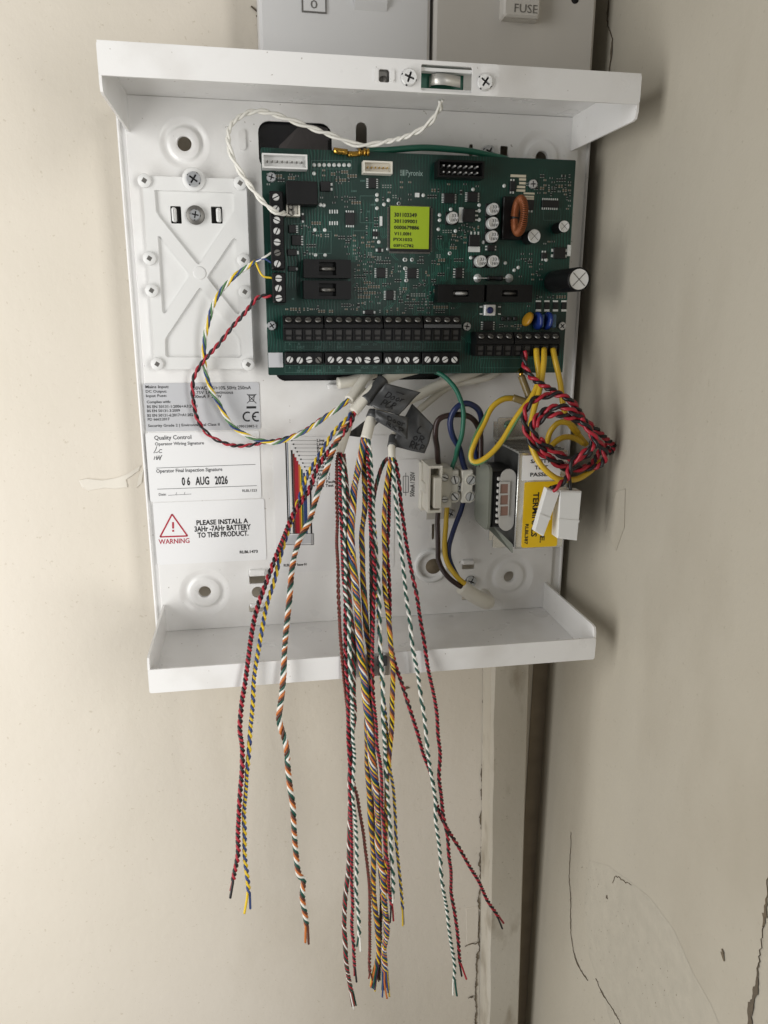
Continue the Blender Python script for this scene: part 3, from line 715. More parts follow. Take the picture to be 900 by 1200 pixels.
BARS = [(338, 100, 'black', 7), (350, 112, 'slate', 4), (362, 126, 'white', 8), (379, 165, 'black', 9), (392, 190, 'dred', 9), (404, 215, 'red', 11), (417, 240, 'red', 10), (429, 265, 'orange', 9), (438, 280, 'yellow', 6),
        (447, 300, 'green', 9), (462, 325, 'blue', 10), (474, 345, 'blue', 8), (488, 440, 'white', 8), (506, 425, 'black', 9)]
for xx, y0_, c, wd in BARS:
    b = MB(); a = z4(xx-wd*0.62, y0_); e = z4(xx+wd*0.62, 752); ink_rect(b, *a, *e, Y2); b.build('core_bar', M_w[c], ld)
b = MB()
for i in range(13):
    yy = 97+i*26.5; ink_line(b, [z4(355+i*14.5, yy), z4(545, yy)], 0.00016, Y2); ink_rect(b, *z4(366+i*13, yy-5), *z4(376+i*13, yy+5), Y2)
ink_frame(b, *z4(318, 752), *z4(525, 830), 0.0003, Y2); ink_frame(b, *z4(510, 752), *z4(518, 830), 0.0002, Y2)
b.build('diagram_lines', M_ink, ld)
b = MB(); ink_rect(b, *z4(330, 760), *z4(506, 824), Y2+0.00005); b.build('plug_block', M_paperg, ld)
text_group('dia', 'lettering', M_ink, ld)
for i, s_ in enumerate(('Live', 'Link', 'Bell', 'Strobe', 'Tamper', 'Hold Off', 'Volts +', 'Volts 0', 'Speaker', 'Alarm 1', 'Alarm 2', 'Line Fault', 'Line Test')):
    yy = 97+i*26.5; t = z4(548, yy-11), z4(548+len(s_)*13, yy+10); T('dia', s_, *t[0], *t[1], Y2)
t = z4(315, 962), z4(475, 980); T('dia', 'RLBL1507 Issue 01', *t[0], *t[1], Y2)
le = sticker('fuse_label', 467, 538, 491, 588, M_pale, 'small clear label with a fuse symbol reading 500mA left of the terminal block')
b = MB(); ink_frame(b, 472.5, 558, 478.5, 577, 0.00035, Y2); ink_line(b, [(475.5, 554), (475.5, 581)], 0.0003, Y2); b.build('fuse_symbol', M_ink, le)
text_group('fus', 'lettering', M_ink, le); T('fus', '500mA / 250V', 480.5, 553, 486, 582, Y2, rot=-1)

# ================================================================== CIRCUIT BOARD
YP = -0.018
def pb(x0, y0, x1, y1, h): return RECT(x0, y0, x1, y1, YP-h)
pr = RECT(306.5, 180.5, 676, 438, YP)
px0, px1, pz0, pz1 = 0.0686, 0.2460, pr[2], pr[3]
pcb = thing('circuit_board', 'green alarm control board crowded with terminals and capacitors across the enclosure', 'circuit board', ((px0+px1)/2, YP+0.0016, pz0))
bd = MB(); bd.plate(rrect(px0, px1, pz0, pz1, 0.0008), [], YP, YP+0.0016); bd.build('board', M_pcb, pcb)
b = MB()
for px, py in ((318, 208), (318.6, 381.6), (546.5, 382.5), (658, 382), (624, 216)):
    q = U(px, py, YP); b.lathe((q[0], YP+0.0017, q[2]), [(0.003, 0.0), (0.003, -0.0197)], n=12)
b.build('stand_off', M_plast, pcb)
SCREW_B = screw_mesh('board_screw', 0.0026, 2, [M_zinc, M_slot])
for i, (px, py) in enumerate(((318, 208), (318.6, 381.6), (546.5, 382.5), (658, 382), (624, 216))):
    q = U(px, py, YP); put('board_screw', SCREW_B, (q[0], YP-0.0002, q[2]), pcb, i*0.7+0.3)
OCC = []       # photo rectangles already taken on the board
def occ(*r_): OCC.append(r_)
def part_box(name, x0, y0, x1, y1, h, m, ch=0.0003, parent=None, lift=0.0):
    a = pb(x0, y0, x1, y1, h); b = MB(); b.box(a[0], a[1], YP-h, YP-lift, a[2], a[3], ch); occ(x0-2, y0-2, x1+2, y1+2)
    return b.build(name, m, parent or pcb)
def chip(x0, y0, x1, y1, pins='tb', n=4, h=0.0014):
    o = part_box('integrated_circuit', x0, y0, x1, y1, h, M_chip, 0.0002)
    a = pb(x0, y0, x1, y1, h); b = MB(); L_ = 0.0011
    for s_ in pins:
        for k in range(n):
            t = (k+0.5)/n
            if s_ in 'tb':
                xc = a[0]+(a[1]-a[0])*t; wd = (a[1]-a[0])/n*0.26; z0_, z1_ = (a[3], a[3]+L_) if s_ == 't' else (a[2]-L_, a[2])
                b.box(xc-wd, xc+wd, YP-0.0004, YP, z0_, z1_)
            else:
                zc = a[2]+(a[3]-a[2])*t; wd = (a[3]-a[2])/n*0.26; x0_, x1_ = (a[0]-L_, a[0]) if s_ == 'l' else (a[1], a[1]+L_)
                b.box(x0_, x1_, YP-0.0004, YP, zc-wd, zc+wd)
    b.build('chip_leg', M_solder, o)
    occ(x0-5, y0-5, x1+5, y1+5)
    return o
for c in ((405, 249, 415.6, 263.5, 'tb', 4), (338.5, 263.5, 347, 273, 'r', 4), (342, 275.5, 353, 287.5, 'r', 4), (337, 292, 348, 299.5, 'r', 1), (432, 208.5, 441, 220.5, 'lr', 5), (441.5, 314, 452, 325.5, 'lr', 6),
          (452.5, 340.5, 461.5, 351.5, 'lr', 6), (477.5, 314.5, 488.5, 326, 'lr', 5), (534, 314, 542, 326, 'lr', 4), (566.5, 376.5, 578, 387, 'lr', 4), (520.5, 226.5, 533, 238, 'lr', 6), (548, 225, 560, 236.5, 'lr', 6),
          (635.5, 234.5, 655, 243, 'tb', 8), (615, 234, 626, 246, 'b', 3), (598, 212, 604, 224, 'tb', 2), (428, 363, 438, 369, 'lr', 1), (375.5, 212.5, 387.5, 224, 'r', 2), (338, 312, 347, 318, 'r', 1), (437, 271, 443, 277, 'tb', 2),
          (635, 296, 641, 303, 'tb', 2), (649, 290, 663, 303, 'lr', 2), (571.5, 287, 580, 294, 'lr', 2), (443, 290, 447, 296, 'lr', 1), (353, 252, 357, 258, 'tb', 1)): chip(*c)
# main processor with its lime label
mcu = part_box('processor', 456.5, 243, 505, 294.5, 0.0016, M_chip, 0.0002)
b = MB(); a = pb(456.5, 243, 505, 294.5, 0.0016)
for k in range(32):
    t = (k+0.5)/32; xc = a[0]+(a[1]-a[0])*t; zc = a[2]+(a[3]-a[2])*t; wd = (a[1]-a[0])/32*0.3
    b.box(xc-wd, xc+wd, YP-0.0004, YP, a[2]-0.0011, a[2]); b.box(xc-wd, xc+wd, YP-0.0004, YP, a[3], a[3]+0.0011)
    b.box(a[0]-0.0011, a[0], YP-0.0004, YP, zc-wd, zc+wd); b.box(a[1], a[1]+0.0011, YP-0.0004, YP, zc-wd, zc+wd)
b.build('chip_leg', M_dullmet, mcu); occ(450, 238, 510, 300)
b = MB(); a = RECT(457.5, 241.8, 502.7, 291.5, YP-0.0021); b.box(a[0], a[1], YP-0.0022, YP-0.0019, a[2], a[3]); lime = b.build('programming_label', M_lime, mcu)
text_group('lime', 'lettering', M_ink, lime)
for s_, x0_, y0_, x1_, y1_ in (('301103349', 247, 218, 545, 275), ('301109001', 245, 305, 543, 355), ('0000679886', 245, 388, 575, 438), ('V11.00H', 245, 472, 468, 517), ('PYX1032', 237, 550, 485, 592), ('03F1C782', 237, 632, 503, 672)):
    T('lime', s_, 440+x0_/11.25, 230+y0_/11.25, 440+x1_/11.25, 230+y1_/11.25, YP-0.00235)
part_box('relay', 335.6, 212, 372.4, 240, 0.0095, M_blackp, 0.0004)
# top connectors
def socket(name, x0, y0, x1, y1, h, m, npin, pinm, wall=0.0008, rows=1, open_to=0.5):
    a = pb(x0, y0, x1, y1, h); b = MB(); yt, ym = YP-h, YP-h*open_to
    b.plate([(a[0], a[2]), (a[1], a[2]), (a[1], a[3]), (a[0], a[3])], [[(a[0]+wall, a[3]-wall), (a[1]-wall, a[3]-wall), (a[1]-wall, a[2]+wall), (a[0]+wall, a[2]+wall)]], yt, ym)
    b.box(a[0], a[1], ym+0.00001, YP, a[2], a[3]); o = b.build(name, m, pcb); occ(x0, y0, x1, y1)
    b = MB()
    for r_ in range(rows):
        zc = a[2]+(a[3]-a[2])*(r_+0.5)/rows if rows == 1 else (a[2]+a[3])/2+(r_-0.5)*0.0032
        for k in range(npin):
            xc = a[0]+wall*2+(a[1]-a[0]-4*wall)*(k+0.5)/npin; s_ = 0.00035
            b.box(xc-s_, xc+s_, yt+0.0008, ym+0.0002, zc-s_, zc+s_)
    b.build('contact_pin', pinm, o); return o
socket('white_connector', 307.2, 180.2, 360.2, 197.5, 0.0075, M_plast, 8, M_dullmet)
socket('cream_connector', 425.8, 188.6, 460, 203.2, 0.0062, M_ivory, 6, M_gold)
idc = socket('box_header', 513, 187.6, 567.6, 208.2, 0.0085, M_blackp, 7, M_bright, 0.0010, 2, 0.15)
b = MB(); a = pb(538, 183, 546, 190, 0.0085)
# two way white plug for the tamper leads
o = socket('tamper_plug', 335.6, 238.4, 351.5, 253, 0.0060, M_ivory, 1, M_slot, 0.0008, 1, 0.75)
a = pb(335.6, 238.4, 351.5, 253, 0.0060); b = MB()
for t in (0.27, 0.73): b.lathe((a[0]+(a[1]-a[0])*0.38, YP-0.0061, a[2]+(a[3]-a[2])*t), [(0.0017, -0.001), (0.0017, 0.0003), (0.0012, 0.0003), (0.0012, -0.001)], n=14, cap=False)
b.build('plug_socket', M_dullmet, o)
part_box('fuse_block', 580, 210, 580.1, 210.1, 0.0001, M_chip, 0)
OCC.pop()
bpy.data.objects.remove([o_ for o_ in bpy.data.objects if o_.name == 'fuse_block'][0])
# fuse holders with a bright fuse seen through the slot
def fuse_holder(x0, y0, x1, y1, sx0, sx1, sy0, sy1, h, dull):
    a = pb(x0, y0, x1, y1, h); s_ = pb(sx0, sy0, sx1, sy1, h); b = MB()
    b.plate(rrect(a[0], a[1], a[2], a[3], 0.0005), [rrect(s_[0], s_[1], s_[2], s_[3], 0.0003)[::-1]], YP-h, YP-h*0.55)
    b.box(a[0], a[1], YP-h*0.55+0.00001, YP, a[2], a[3]); o = b.build('fuse_holder', M_blackp, pcb); occ(x0-3, y0-3, x1+3, y1+3)
    b = MB(); zc = (s_[2]+s_[3])/2; L_ = s_[1]-s_[0]
    b.lathe((s_[0]+0.0004, YP-h*0.72, zc), [(0.0011, 0), (0.0011, L_-0.0008)], axis='x', n=12); b.build('fuse', dull, o)
fuse_holder(356, 304, 411.5, 325.6, 374, 394, 307, 322.5, 0.0085, M_dullmet)
fuse_holder(356, 329, 411.5, 350.5, 374, 394, 332, 347, 0.0085, M_dullmet)
fuse_holder(513, 333.5, 567.5, 354.2, 531, 549.5, 340, 347.5, 0.0085, M_bright)
fuse_holder(570.5, 333.5, 624, 354, 588.5, 607, 340, 347.5, 0.0085, M_dullmet)
# rising clamp terminals
TSCREW = screw_mesh('terminal_screw', 0.00185, 1, [M_bright, M_slot], 0.25)
TSCREWD = screw_mesh('terminal_screw', 0.00185, 1, [M_dullmet, M_hole_and_shade], 0.25)
def low_terminal(x0, y0, x1, y1, pts, h, dull=False, vertical=False):
    a = pb(x0, y0, x1, y1, h); b = MB(); b.box(a[0], a[1], YP-h, YP, a[2], a[3], 0.0005)
    for px, py in pts:
        q = U(px, py, YP-h)
        if not vertical: b.box(q[0]+0.0024, q[0]+0.0028, YP-h-0.0004, YP-h+0.0001, a[2]+0.0006, a[3]-0.0006)
        else: b.box(a[0]+0.0006, a[1]-0.0006, YP-h-0.0004, YP-h+0.0001, q[2]-0.0034, q[2]-0.0030)
    o = b.build('terminal_block', M_blackp, pcb); occ(x0-2, y0-2, x1+2, y1+2)
    for px, py in pts:
        q = U(px, py, YP-h); put('terminal_screw', TSCREWD if dull or rng.random() < 0.12 else TSCREW, (q[0]+rng.uniform(-.0002, .0002), YP-h+rng.uniform(-.0003, .0003), q[2]+rng.uniform(-.0002, .0002)), o, random.uniform(-1.3, 1.3))
    return o
low_terminal(317, 224, 333, 315.6, [(323, 231.6), (323.4, 244.5), (324, 257.5), (324.3, 270.5), (324.6, 283.5), (325, 296.5), (325.6, 309.4)], 0.0085, vertical=True)
low_terminal(319.4, 319.4, 335, 355, [(326.4, 326), (326.5, 338), (326.6, 349.4)], 0.0085, vertical=True)
for x0_, x1_, xs_ in ((334, 378.3, (339.9, 351.1, 362, 373.3)), (380.3, 447.5, (387.4, 398.4, 409, 420, 430.6, 441.5)), (449.6, 492.5, (455, 466, 476.6, 487)), (494.6, 538.5, (501, 511.4, 521.7, 532))):
    low_terminal(x0_, 412.5, x1_, 427.3, [(x, 421.6) for x in xs_], 0.0075)
def high_terminal(x0, y0, x1, y1, n, h, grey=None):
    """taller block: stepped face, screws up top, clamp windows below it"""
    a = pb(x0, y0, x1, y1, h); X0, X1, Z0, Z1 = a; hh = Z1-Z0; b = MB()
    prof = [(YP, Z1+0.0005), (YP-h*0.80, Z1+0.0005), (YP-h, Z1-hh*0.32), (YP-h, Z1-hh*0.46), (YP-h*0.84, Z1-hh*0.50), (YP-h*0.80, Z0), (YP, Z0)]
    k = len(prof); b.add([(X0, y, z) for y, z in prof]+[(X1, y, z) for y, z in prof], [tuple(range(k)), tuple(range(2*k-1, k-1, -1))]+[(i, i+k, (i+1) % k+k, (i+1) % k) for i in range(k)])
    o = b.build('terminal_block', M_blackp, pcb); occ(x0-3, y0-3, x1+3, y1+2)
    for i in range(n):
        xc = X0+(X1-X0)*(i+0.5)/n; wd = (X1-X0)/n
        s_ = put('terminal_screw', TSCREWD, (xc, YP-h*0.90, Z1-hh*0.15), o, random.uniform(-1.3, 1.3)); s_.rotation_euler = (R(-50), random.uniform(-0.2, 0.2), 0)
        b = MB(); b.box(xc-wd*0.30, xc+wd*0.30, YP-h*0.83-0.0002, YP-h*0.8, Z0+hh*0.26, Z0+hh*0.44); b.box(xc-wd*0.26, xc+wd*0.26, YP-h*0.81-0.0002, YP-h*0.78, Z0+hh*0.06, Z0+hh*0.17); b.build('wire_clamp', M_clamp, o)
    b = MB()
    for i in range(n+1):
        xc = X0+(X1-X0)*i/n; b.box(xc-0.0003, xc+0.0003, YP-h*0.9, YP-h*0.78, Z0+0.0001, Z1-hh*0.5)
    b.build('divider', M_blackp, o)
    if grey: b = MB(); b.box(X0, X1, YP-h-0.0003, YP-h+0.0001, Z1-hh*0.46, Z1-hh*0.32); b.build('marker_strip', M_tape, o)
for x0_, x1_, n, g in ((332.5, 379, 4, 0), (380.5, 448.5, 6, 0), (450, 495.5, 4, 0), (497, 540.5, 4, 1)): high_terminal(x0_, 371, x1_, 399.5, n, 0.0125, g)
high_terminal(559, 390.5, 602, 417.5, 4, 0.0125); high_terminal(603.5, 390.5, 656.5, 417.5, 5, 0.0125)
# toroid choke standing on edge
q = U(606, 254, -0.028); R0, rr = 0.0083, 0.0028
b = MB(); b.box(q[0]-0.006, q[0]+0.006, YP-0.0035, YP, q[2]-0.0115, q[2]+0.0115, 0.0004); b.build('choke_base', M_blackp, pcb); occ(585, 228, 622, 282)
ch_ = node('choke', pcb, (q[0], YP-0.0025-R0-rr, q[2]))
cc = np.array([q[0], YP-0.0032-R0-rr*0.8, q[2]])
turn = lambda v_: cc+np.array([v_[0]*math.cos(0.02)+v_[1]*math.sin(0.02), -v_[0]*math.sin(0.02)+v_[1]*math.cos(0.02), v_[2]])
b = MB(); n, m_ = 48, 14; vs = []
for i in range(n):
    A_ = 2*math.pi*i/n
    for j in range(m_):
        B_ = 2*math.pi*j/m_; rad = R0+rr*0.86*math.cos(B_)*0.7; vs.append(turn([rr*0.56*math.sin(B_), rad*math.cos(A_), rad*math.sin(A_)]))
b.add(vs, [(i*m_+j, i*m_+(j+1) % m_, ((i+1) % n)*m_+(j+1) % m_, ((i+1) % n)*m_+j) for i in range(n) for j in range(m_)], True); b.build('ferrite_core', M_slot, ch_)
turns = 58; t = np.linspace(0, 1, turns*12); A_ = 2*math.pi*(t*0.97+0.01); B_ = 2*math.pi*turns*t
rad = R0+rr*0.82*np.cos(B_)
b = MB(); b.tube(np.array([turn(v_) for v_ in np.stack([rr*0.66*np.sin(B_), rad*np.cos(A_), rad*np.sin(A_)], 1)]), 0.00042, 5); b.build('copper_winding', M_copper, ch_)
# can capacitors
def can(px, py, rpx, h, parent=None, base=True, sleeve=M_alu, mark=True):
    q = U(px, py, YP-h); r_ = rpx*np.linalg.norm(U(px+1, py, YP-h)-q)
    nd = node('capacitor', pcb, (q[0], YP, q[2]))
    if base: b = MB(); b.box(q[0]-r_*1.06, q[0]+r_*1.06, YP-0.0009, YP, q[2]-r_*1.06, q[2]+r_*1.06, 0.0003); b.build('base', M_blackp, nd)
    b = MB(); b.cur = 1; b.lathe((q[0], YP-0.0004, q[2]), [(r_*0.97, 0), (r_*0.97, h*0.12), (r_, h*0.2), (r_, h-0.0008)], n=28, cap=False)
    b.cur = 0; b.lathe((q[0], YP-0.0004, q[2]), [(r_, h-0.0008), (r_*0.97, h-0.0005), (r_*0.9, h-0.0003), (r_*0.86, h-0.0004)], n=28); b.build('can', [M_alu, sleeve], nd)
    if mark:
        tg = 'can%d' % len(TGROUP); text_group(tg, 'can_lettering', M_canprint, nd)
        for t_, zz0 in (('331', 0.06), ('16V', -0.62)): text(tg, t_, 0, 0, 0, 0, YP-h-0.0002, plane_rect=(q[0]-r_*0.30, q[0]+r_*0.78, q[2]+r_*zz0, q[2]+r_*(zz0+0.52)))
    else:
        b = MB()
        for s_ in (0.8, 0.8+math.pi/2):
            u = np.array([math.cos(s_), math.sin(s_)]); v_ = np.array([-u[1], u[0]])*r_*0.035
            pts = [u*r_*0.8+v_, -u*r_*0.8+v_, -u*r_*0.8-v_, u*r_*0.8-v_]; b.add([(q[0]+p_[0], YP-h-0.00012, q[2]+p_[1]) for p_ in pts], [(0, 1, 2, 3)])
        b.build('score_line', M_dullmet, nd)
    occ(px-rpx-9, py-rpx-4, px+rpx+2, py+rpx+4); return nd, q, r_
for px, py, r_, h in ((531.3, 255, 6.4, 0.0054), (579, 244.7, 6.4, 0.0058), (578.5, 261, 6.4, 0.0058), (578, 277, 6.4, 0.0058), (564.3, 306, 6.4, 0.0058), (579, 306, 6.4, 0.0058)):
    nd, q, rw = can(px, py, r_, h)
for px, py, r_, h in ((626.3, 276.7, 7.4, 0.012), (661.4, 265.2, 6.2, 0.012)): can(px, py, r_, h, sleeve=M_blackp, base=False, mark=False)
nd, q, rw = can(678.5, 327.3, 12.6, 0.036, sleeve=M_blackp, base=False, mark=False); occ(635, 310, 690, 345)
b = MB(); b.lathe((q[0], YP-0.0004, q[2]), [(rw*1.03, 0.002), (rw*1.04, 0.0350), (rw*1.0, 0.0360), (rw*0.88, 0.0357)], n=36, cap=False); b.build('sleeve', M_blackp, nd)
# power transistors with tabs
for body, tab_, pins in (((543, 244.5, 557, 260), (538, 243, 542.8, 260.5), 'r'), ((550, 275, 562.5, 288.5), (549, 289, 562.5, 295.3), 't')):
    o = part_box('power_transistor', *body, 0.0023, M_chip, 0.0003); a = pb(*tab_, 0.0006); b = MB(); b.box(a[0], a[1], YP-0.0006, YP, a[2], a[3]); b.build('heat_tab', M_solder, o)
    a = pb(*body, 0.0006); b = MB()
    for k in range(3):
        t = (k+0.5)/3
        if pins == 'r': zc = a[2]+(a[3]-a[2])*t; b.box(a[1], a[1]+0.0016, YP-0.0006, YP, zc-0.0004, zc+0.0004)
        else: xc = a[0]+(a[1]-a[0])*t; b.box(xc-0.0004, xc+0.0004, YP-0.0006, YP, a[3], a[3]+0.0016)
    b.build('lead', M_solder, o)
# push button
o = part_box('push_button', 568, 356.8, 581, 370, 0.0034, M_bright, 0.0003); q = U(574, 363.6, YP-0.0036)
b = MB(); b.lathe((q[0], YP-0.0034, q[2]), [(0.0019, 0), (0.0019, 0.0014), (0.0016, 0.0017)], n=20); b.build('button_cap', M_navy, o)
b = MB()
for px, py in ((563.5, 359.5), (563.5, 368), (585, 359.5), (585, 368)): q = U(px, py, YP); b.box(q[0]-0.0008, q[0]+0.0008, YP-0.0005, YP, q[2]-0.0004, q[2]+0.0004)
b.build('lead', M_solder, o); occ(560, 354, 589, 373)
# axial resistor, discs and box capacitors near the right terminals
a, e = U(571, 326, YP-0.002), U(589, 326, YP-0.002); b = MB(); L_ = e[0]-a[0]; r_ = 0.0015
b.lathe((a[0], YP-0.0018, a[2]), [(r_*0.7, 0), (r_, 0.0006), (r_, 0.0016), (r_*0.8, 0.002), (r_*0.8, L_-0.002), (r_, L_-0.0016), (r_, L_-0.0006), (r_*0.7, L_)], axis='x', n=14); o = b.build('axial_resistor', M_chip, pcb)
b = MB(); f0, f1 = U(559.5, 326, YP), U(596.5, 326, YP); b.tube(spline([(f0[0], YP, f0[2]), (f0[0]+0.0006, YP-0.0016, f0[2]), (a[0], YP-0.0018, a[2]), (e[0], YP-0.0018, e[2]), (f1[0]-0.0006, YP-0.0016, f1[2]), (f1[0], YP, f1[2])], 0.0008), 0.0003, 6); b.build('lead', M_bright, o)
b = MB()
for f in (f0, f1): b.lathe((f[0], YP, f[2]), [(0.0024, 0), (0.0024, 0.0002), (0.0010, 0.0002), (0.0008, 0.0009)], n=18)
b.build('solder_joint', M_solder, o); occ(553, 319, 602, 333)
for nm, px, py, m, sx, sz, tilt in (('disc_capacitor', 618.5, 374, M_yel_cap, 0.0013, 0.0044, 0.45), ('varistor', 630, 376, M_blue_cap, 0.0016, 0.0052, -0.05), ('varistor', 641.5, 376, M_blue_cap, 0.0016, 0.0052, 0.12)):
    q = U(px, py, YP-0.004); b = MB(); b.lathe((0, 0, 0), [(0.0002, -0.0014), (sz*0.8, -0.0012), (sz, -0.0005), (sz, 0.0005), (sz*0.8, 0.0012), (0.0002, 0.0014)], axis='x', n=24)
    me = b.mesh(nm, m); o = put(nm, me, (q[0], YP-0.0040, q[2]), pcb); o.rotation_euler = (0, tilt, 0.25); occ(px-7, py-12, px+7, py+12)
for px in (635.5, 649.5): part_box('box_capacitor', px-2.5, 368.5, px+2.5, 384, 0.0062, M_pale_blue, 0.0004)
b = MB()
for i in range(3):
    q = U(590+i*7, 373.5, YP-0.001); b.box(q[0]-0.0012, q[0]+0.0012, YP-0.0014, YP, q[2]-0.0012, q[2]+0.0012, 0.0003)
b.build('diode', M_chip, pcb); occ(586, 368, 612, 379)
# flat tinned bars by the choke
z7 = lambda x, y: (540+x/5.625, 170+y/5.625)
for q in ((328, 195, 430, 212), (385, 219, 430, 234), (385, 243, 428, 259), (370, 268, 425, 284), (366, 292, 425, 307), (415, 313, 487, 325), (418, 334, 483, 346), (418, 349, 483, 360)):
    a = z7(q[0], q[1])+z7(q[2], q[3]); r_ = pb(*a, 0.0002); b = MB(); b.box(r_[0], r_[1], YP-0.0002, YP, r_[2], r_[3]); b.build('tinned_pad', M_creampad, pcb); occ(*a)
# bare component label where the photo has a square code
o = part_box('serial_sticker', 314.5, 413.3, 331.5, 430.5, 0.0004, M_paperg, 0.0)
# round test pads
z40 = lambda x, y: (300+x/5, 170+y/5); z60 = lambda x, y: (460+x/5.625, 170+y/5.625); z80 = lambda x, y: (470+x/3.75, 290+y/3.75)
dots = [z40(*p) for p in ((345, 497), (403, 498), (350, 645), (405, 645), (709, 292), (709, 322), (709, 370), (776, 323), (750, 348), (836, 343), (720, 568), (774, 610), (872, 672), (340, 167), (398, 353), (378, 350))]
dots += [z60(*p) for p in ((203, 331), (40, 386), (310, 461), (310, 495), (302, 555), (415, 566), (384, 424), (571, 396), (376, 714), (80, 757), (128, 757), (736, 269), (531, 293), (516, 743), (598, 640), (571, 433), (571, 492))]
dots += [z80(*p) for p in ((215, 25), (15, 53), (48, 53), (17, 92), (22, 145), (458, 68), (497, 100), (515, 88), (638, 55))]
dots += [(z40(341+k*29.2, 117)) for k in range(8)]
dots += [(301+c[0]/5, 290+c[1]/5) for c in ((872, 72), (872, 122), (878, 192))]
b = MB(); rad_ = 0.00105
for px, py in dots:
    q = U(px, py, YP); b.lathe((q[0], YP, q[2]), [(rad_, 0.0), (rad_, 0.00015), (rad_*0.6, 0.0004)], n=10); occ(px-3, py-3, px+3, py+3)
b.build('test_pad', M_solder, pcb, kind='stuff')
b = MB()
for k in range(4):
    for yy in (248, 261.5): a = pb(385.8+k*2.9, yy-2.2, 387.2+k*2.9, yy+2.2, 0.0002); b.box(a[0], a[1], YP-0.0002, YP, a[2], a[3])
for q in ((445, 253.5, 448, 264.5), (486.5, 226, 491.5, 231), (665, 287, 669, 300)): a = pb(*q, 0.0008); b.box(a[0], a[1], YP-0.0008, YP, a[2], a[3])
for k in range(4):
    a = pb(628+k*10, 352, 634+k*10, 354, 0.0003); b.box(a[0], a[1], YP-0.0003, YP, a[2], a[3]); a = pb(628+k*10, 362.5, 634+k*10, 365, 0.0003); b.box(a[0], a[1], YP-0.0003, YP, a[2], a[3])
b.build('bare_pad', M_solder, pcb, kind='stuff'); occ(384, 244, 398, 265); occ(625, 350, 668, 366)
b = MB()
for k in range(4): a = pb(628.5+k*10, 354.2, 633.5+k*10, 362.2, 0.0007); b.box(a[0], a[1], YP-0.0007, YP, a[2], a[3])
b.build('power_resistor', M_chip, pcb, kind='stuff')
# the hundreds of tiny surface mounted pieces
def free(px, py, r_):
    return all(not (x0-r_ < px < x1+r_ and y0-r_ < py < y1+r_) for x0, y0, x1, y1 in OCC)
bb, be, bt = MB(), MB(), MB(); placed = 0; tries = 0
clusters = [(380, 235, 40, 14), (395, 365, 60, 5), (425, 325, 45, 22), (470, 320, 40, 18), (430, 345, 40, 12), (640, 220, 30, 18), (600, 312, 40, 14), (640, 300, 20, 18), (520, 300, 30, 30), (345, 275, 18, 30), (470, 360, 60, 5), (500, 225, 60, 12),
            (425, 300, 20, 25), (640, 350, 20, 5), (440, 280, 12, 25), (360, 205, 50, 8), (545, 268, 15, 16), (490, 345, 22, 14), (400, 285, 40, 20), (355, 365, 18, 5), (655, 225, 14, 20), (600, 378, 20, 6)]
while placed < 430 and tries < 3000:
    tries += 1
    c = clusters[rng.integers(len(clusters))]; px, py = c[0]+rng.uniform(-1, 1)*c[2], c[1]+rng.uniform(-1, 1)*c[3]
    px = round(px/2.4)*2.4; py = round(py/2.4)*2.4; vert = rng.random() < 0.55; nrow = int(rng.choice([1, 2, 3, 4, 6])); big_ = rng.random() < 0.2; pad_only = rng.random() < 0.12; tan_ = rng.random() < 0.35
    for j_ in range(nrow):
        x_, y_ = (px+j_*3.0, py) if vert else (px, py+j_*3.0)
        if not (312 < x_ < 668 and 190 < y_ < 388) or not free(x_, y_, 1.2): continue
        occ(x_-1.5, y_-1.9, x_+1.5, y_+1.9); placed += 1
        q = U(x_, y_, YP); l, wd, h = (0.0012, 0.0006, 0.0006) if big_ and nrow == 1 else (0.00082, 0.00042, 0.0004); e_ = l*0.36
        def bx(B, a0, a1, hh):
            if vert: B.box(q[0]-wd, q[0]+wd, YP-hh, YP, q[2]+a0, q[2]+a1)
            else: B.box(q[0]+a0, q[0]+a1, YP-hh, YP, q[2]-wd, q[2]+wd)
        if pad_only: bx(be, -l, -l*0.35, 0.00015); bx(be, l*0.35, l, 0.00015); continue
        bx(be, -l, -l+e_, h*1.02); bx(be, l-e_, l, h*1.02); bx(bt if tan_ else bb, -l+e_, l-e_, h)
bb.build('chip_resistor', M_chip, pcb, kind='stuff'); be.build('solder_end', M_end, pcb, kind='stuff'); bt.build('ceramic_chip', M_tan, pcb, kind='stuff')
# print on the board
YK = YP-0.00005
b = MB()
for q in ((422, 229.6, 439, 261), (361.5, 271, 388, 297), (414, 270.5, 430, 301), (365, 188, 412, 198), (470, 199, 475, 206)):
    ink_frame(b, *q, 0.0002, YK)
for q in ((334, 401, 379, 410), (381, 401, 447, 410), (449.5, 401, 495, 410), (497, 401, 540, 410), (334, 428.5, 379, 436.5), (381, 428.5, 447, 436.5), (449.5, 428.5, 495, 436.5), (497, 428.5, 540, 436.5), (563, 420, 655, 431), (637, 245, 657, 258), (343, 262, 356, 290)):
    ink_frame(b, *q, 0.00014, YK)
for k in range(60):
    px, py = rng.uniform(330, 660), rng.uniform(195, 365)
    if free(px, py, 3):
        L_ = rng.uniform(3, 9)
        for j in range(int(L_/1.6)): ink_rect(b, px+j*1.6, py-1.0, px+j*1.6+0.9, py+1.0, YK)
b.build('silkscreen_print', M_silk2, pcb, kind='stuff')
b = MB()
for k in range(110):       # tracks: short dog-legged runs
    px, py = rng.uniform(400, 560), rng.uniform(262, 388); L1, L2 = rng.uniform(5, 22), rng.uniform(4, 12); s_ = rng.choice([-1, 1])
    for j in range(int(rng.integers(1, 5))):
        o_ = j*2.2; ink_line(b, [(px+o_, py), (px+o_, min(py+L1, 400)), (px+o_+s_*L2*0.5, min(py+L1+L2*0.5, 402))], 0.00022, YP-0.00003)
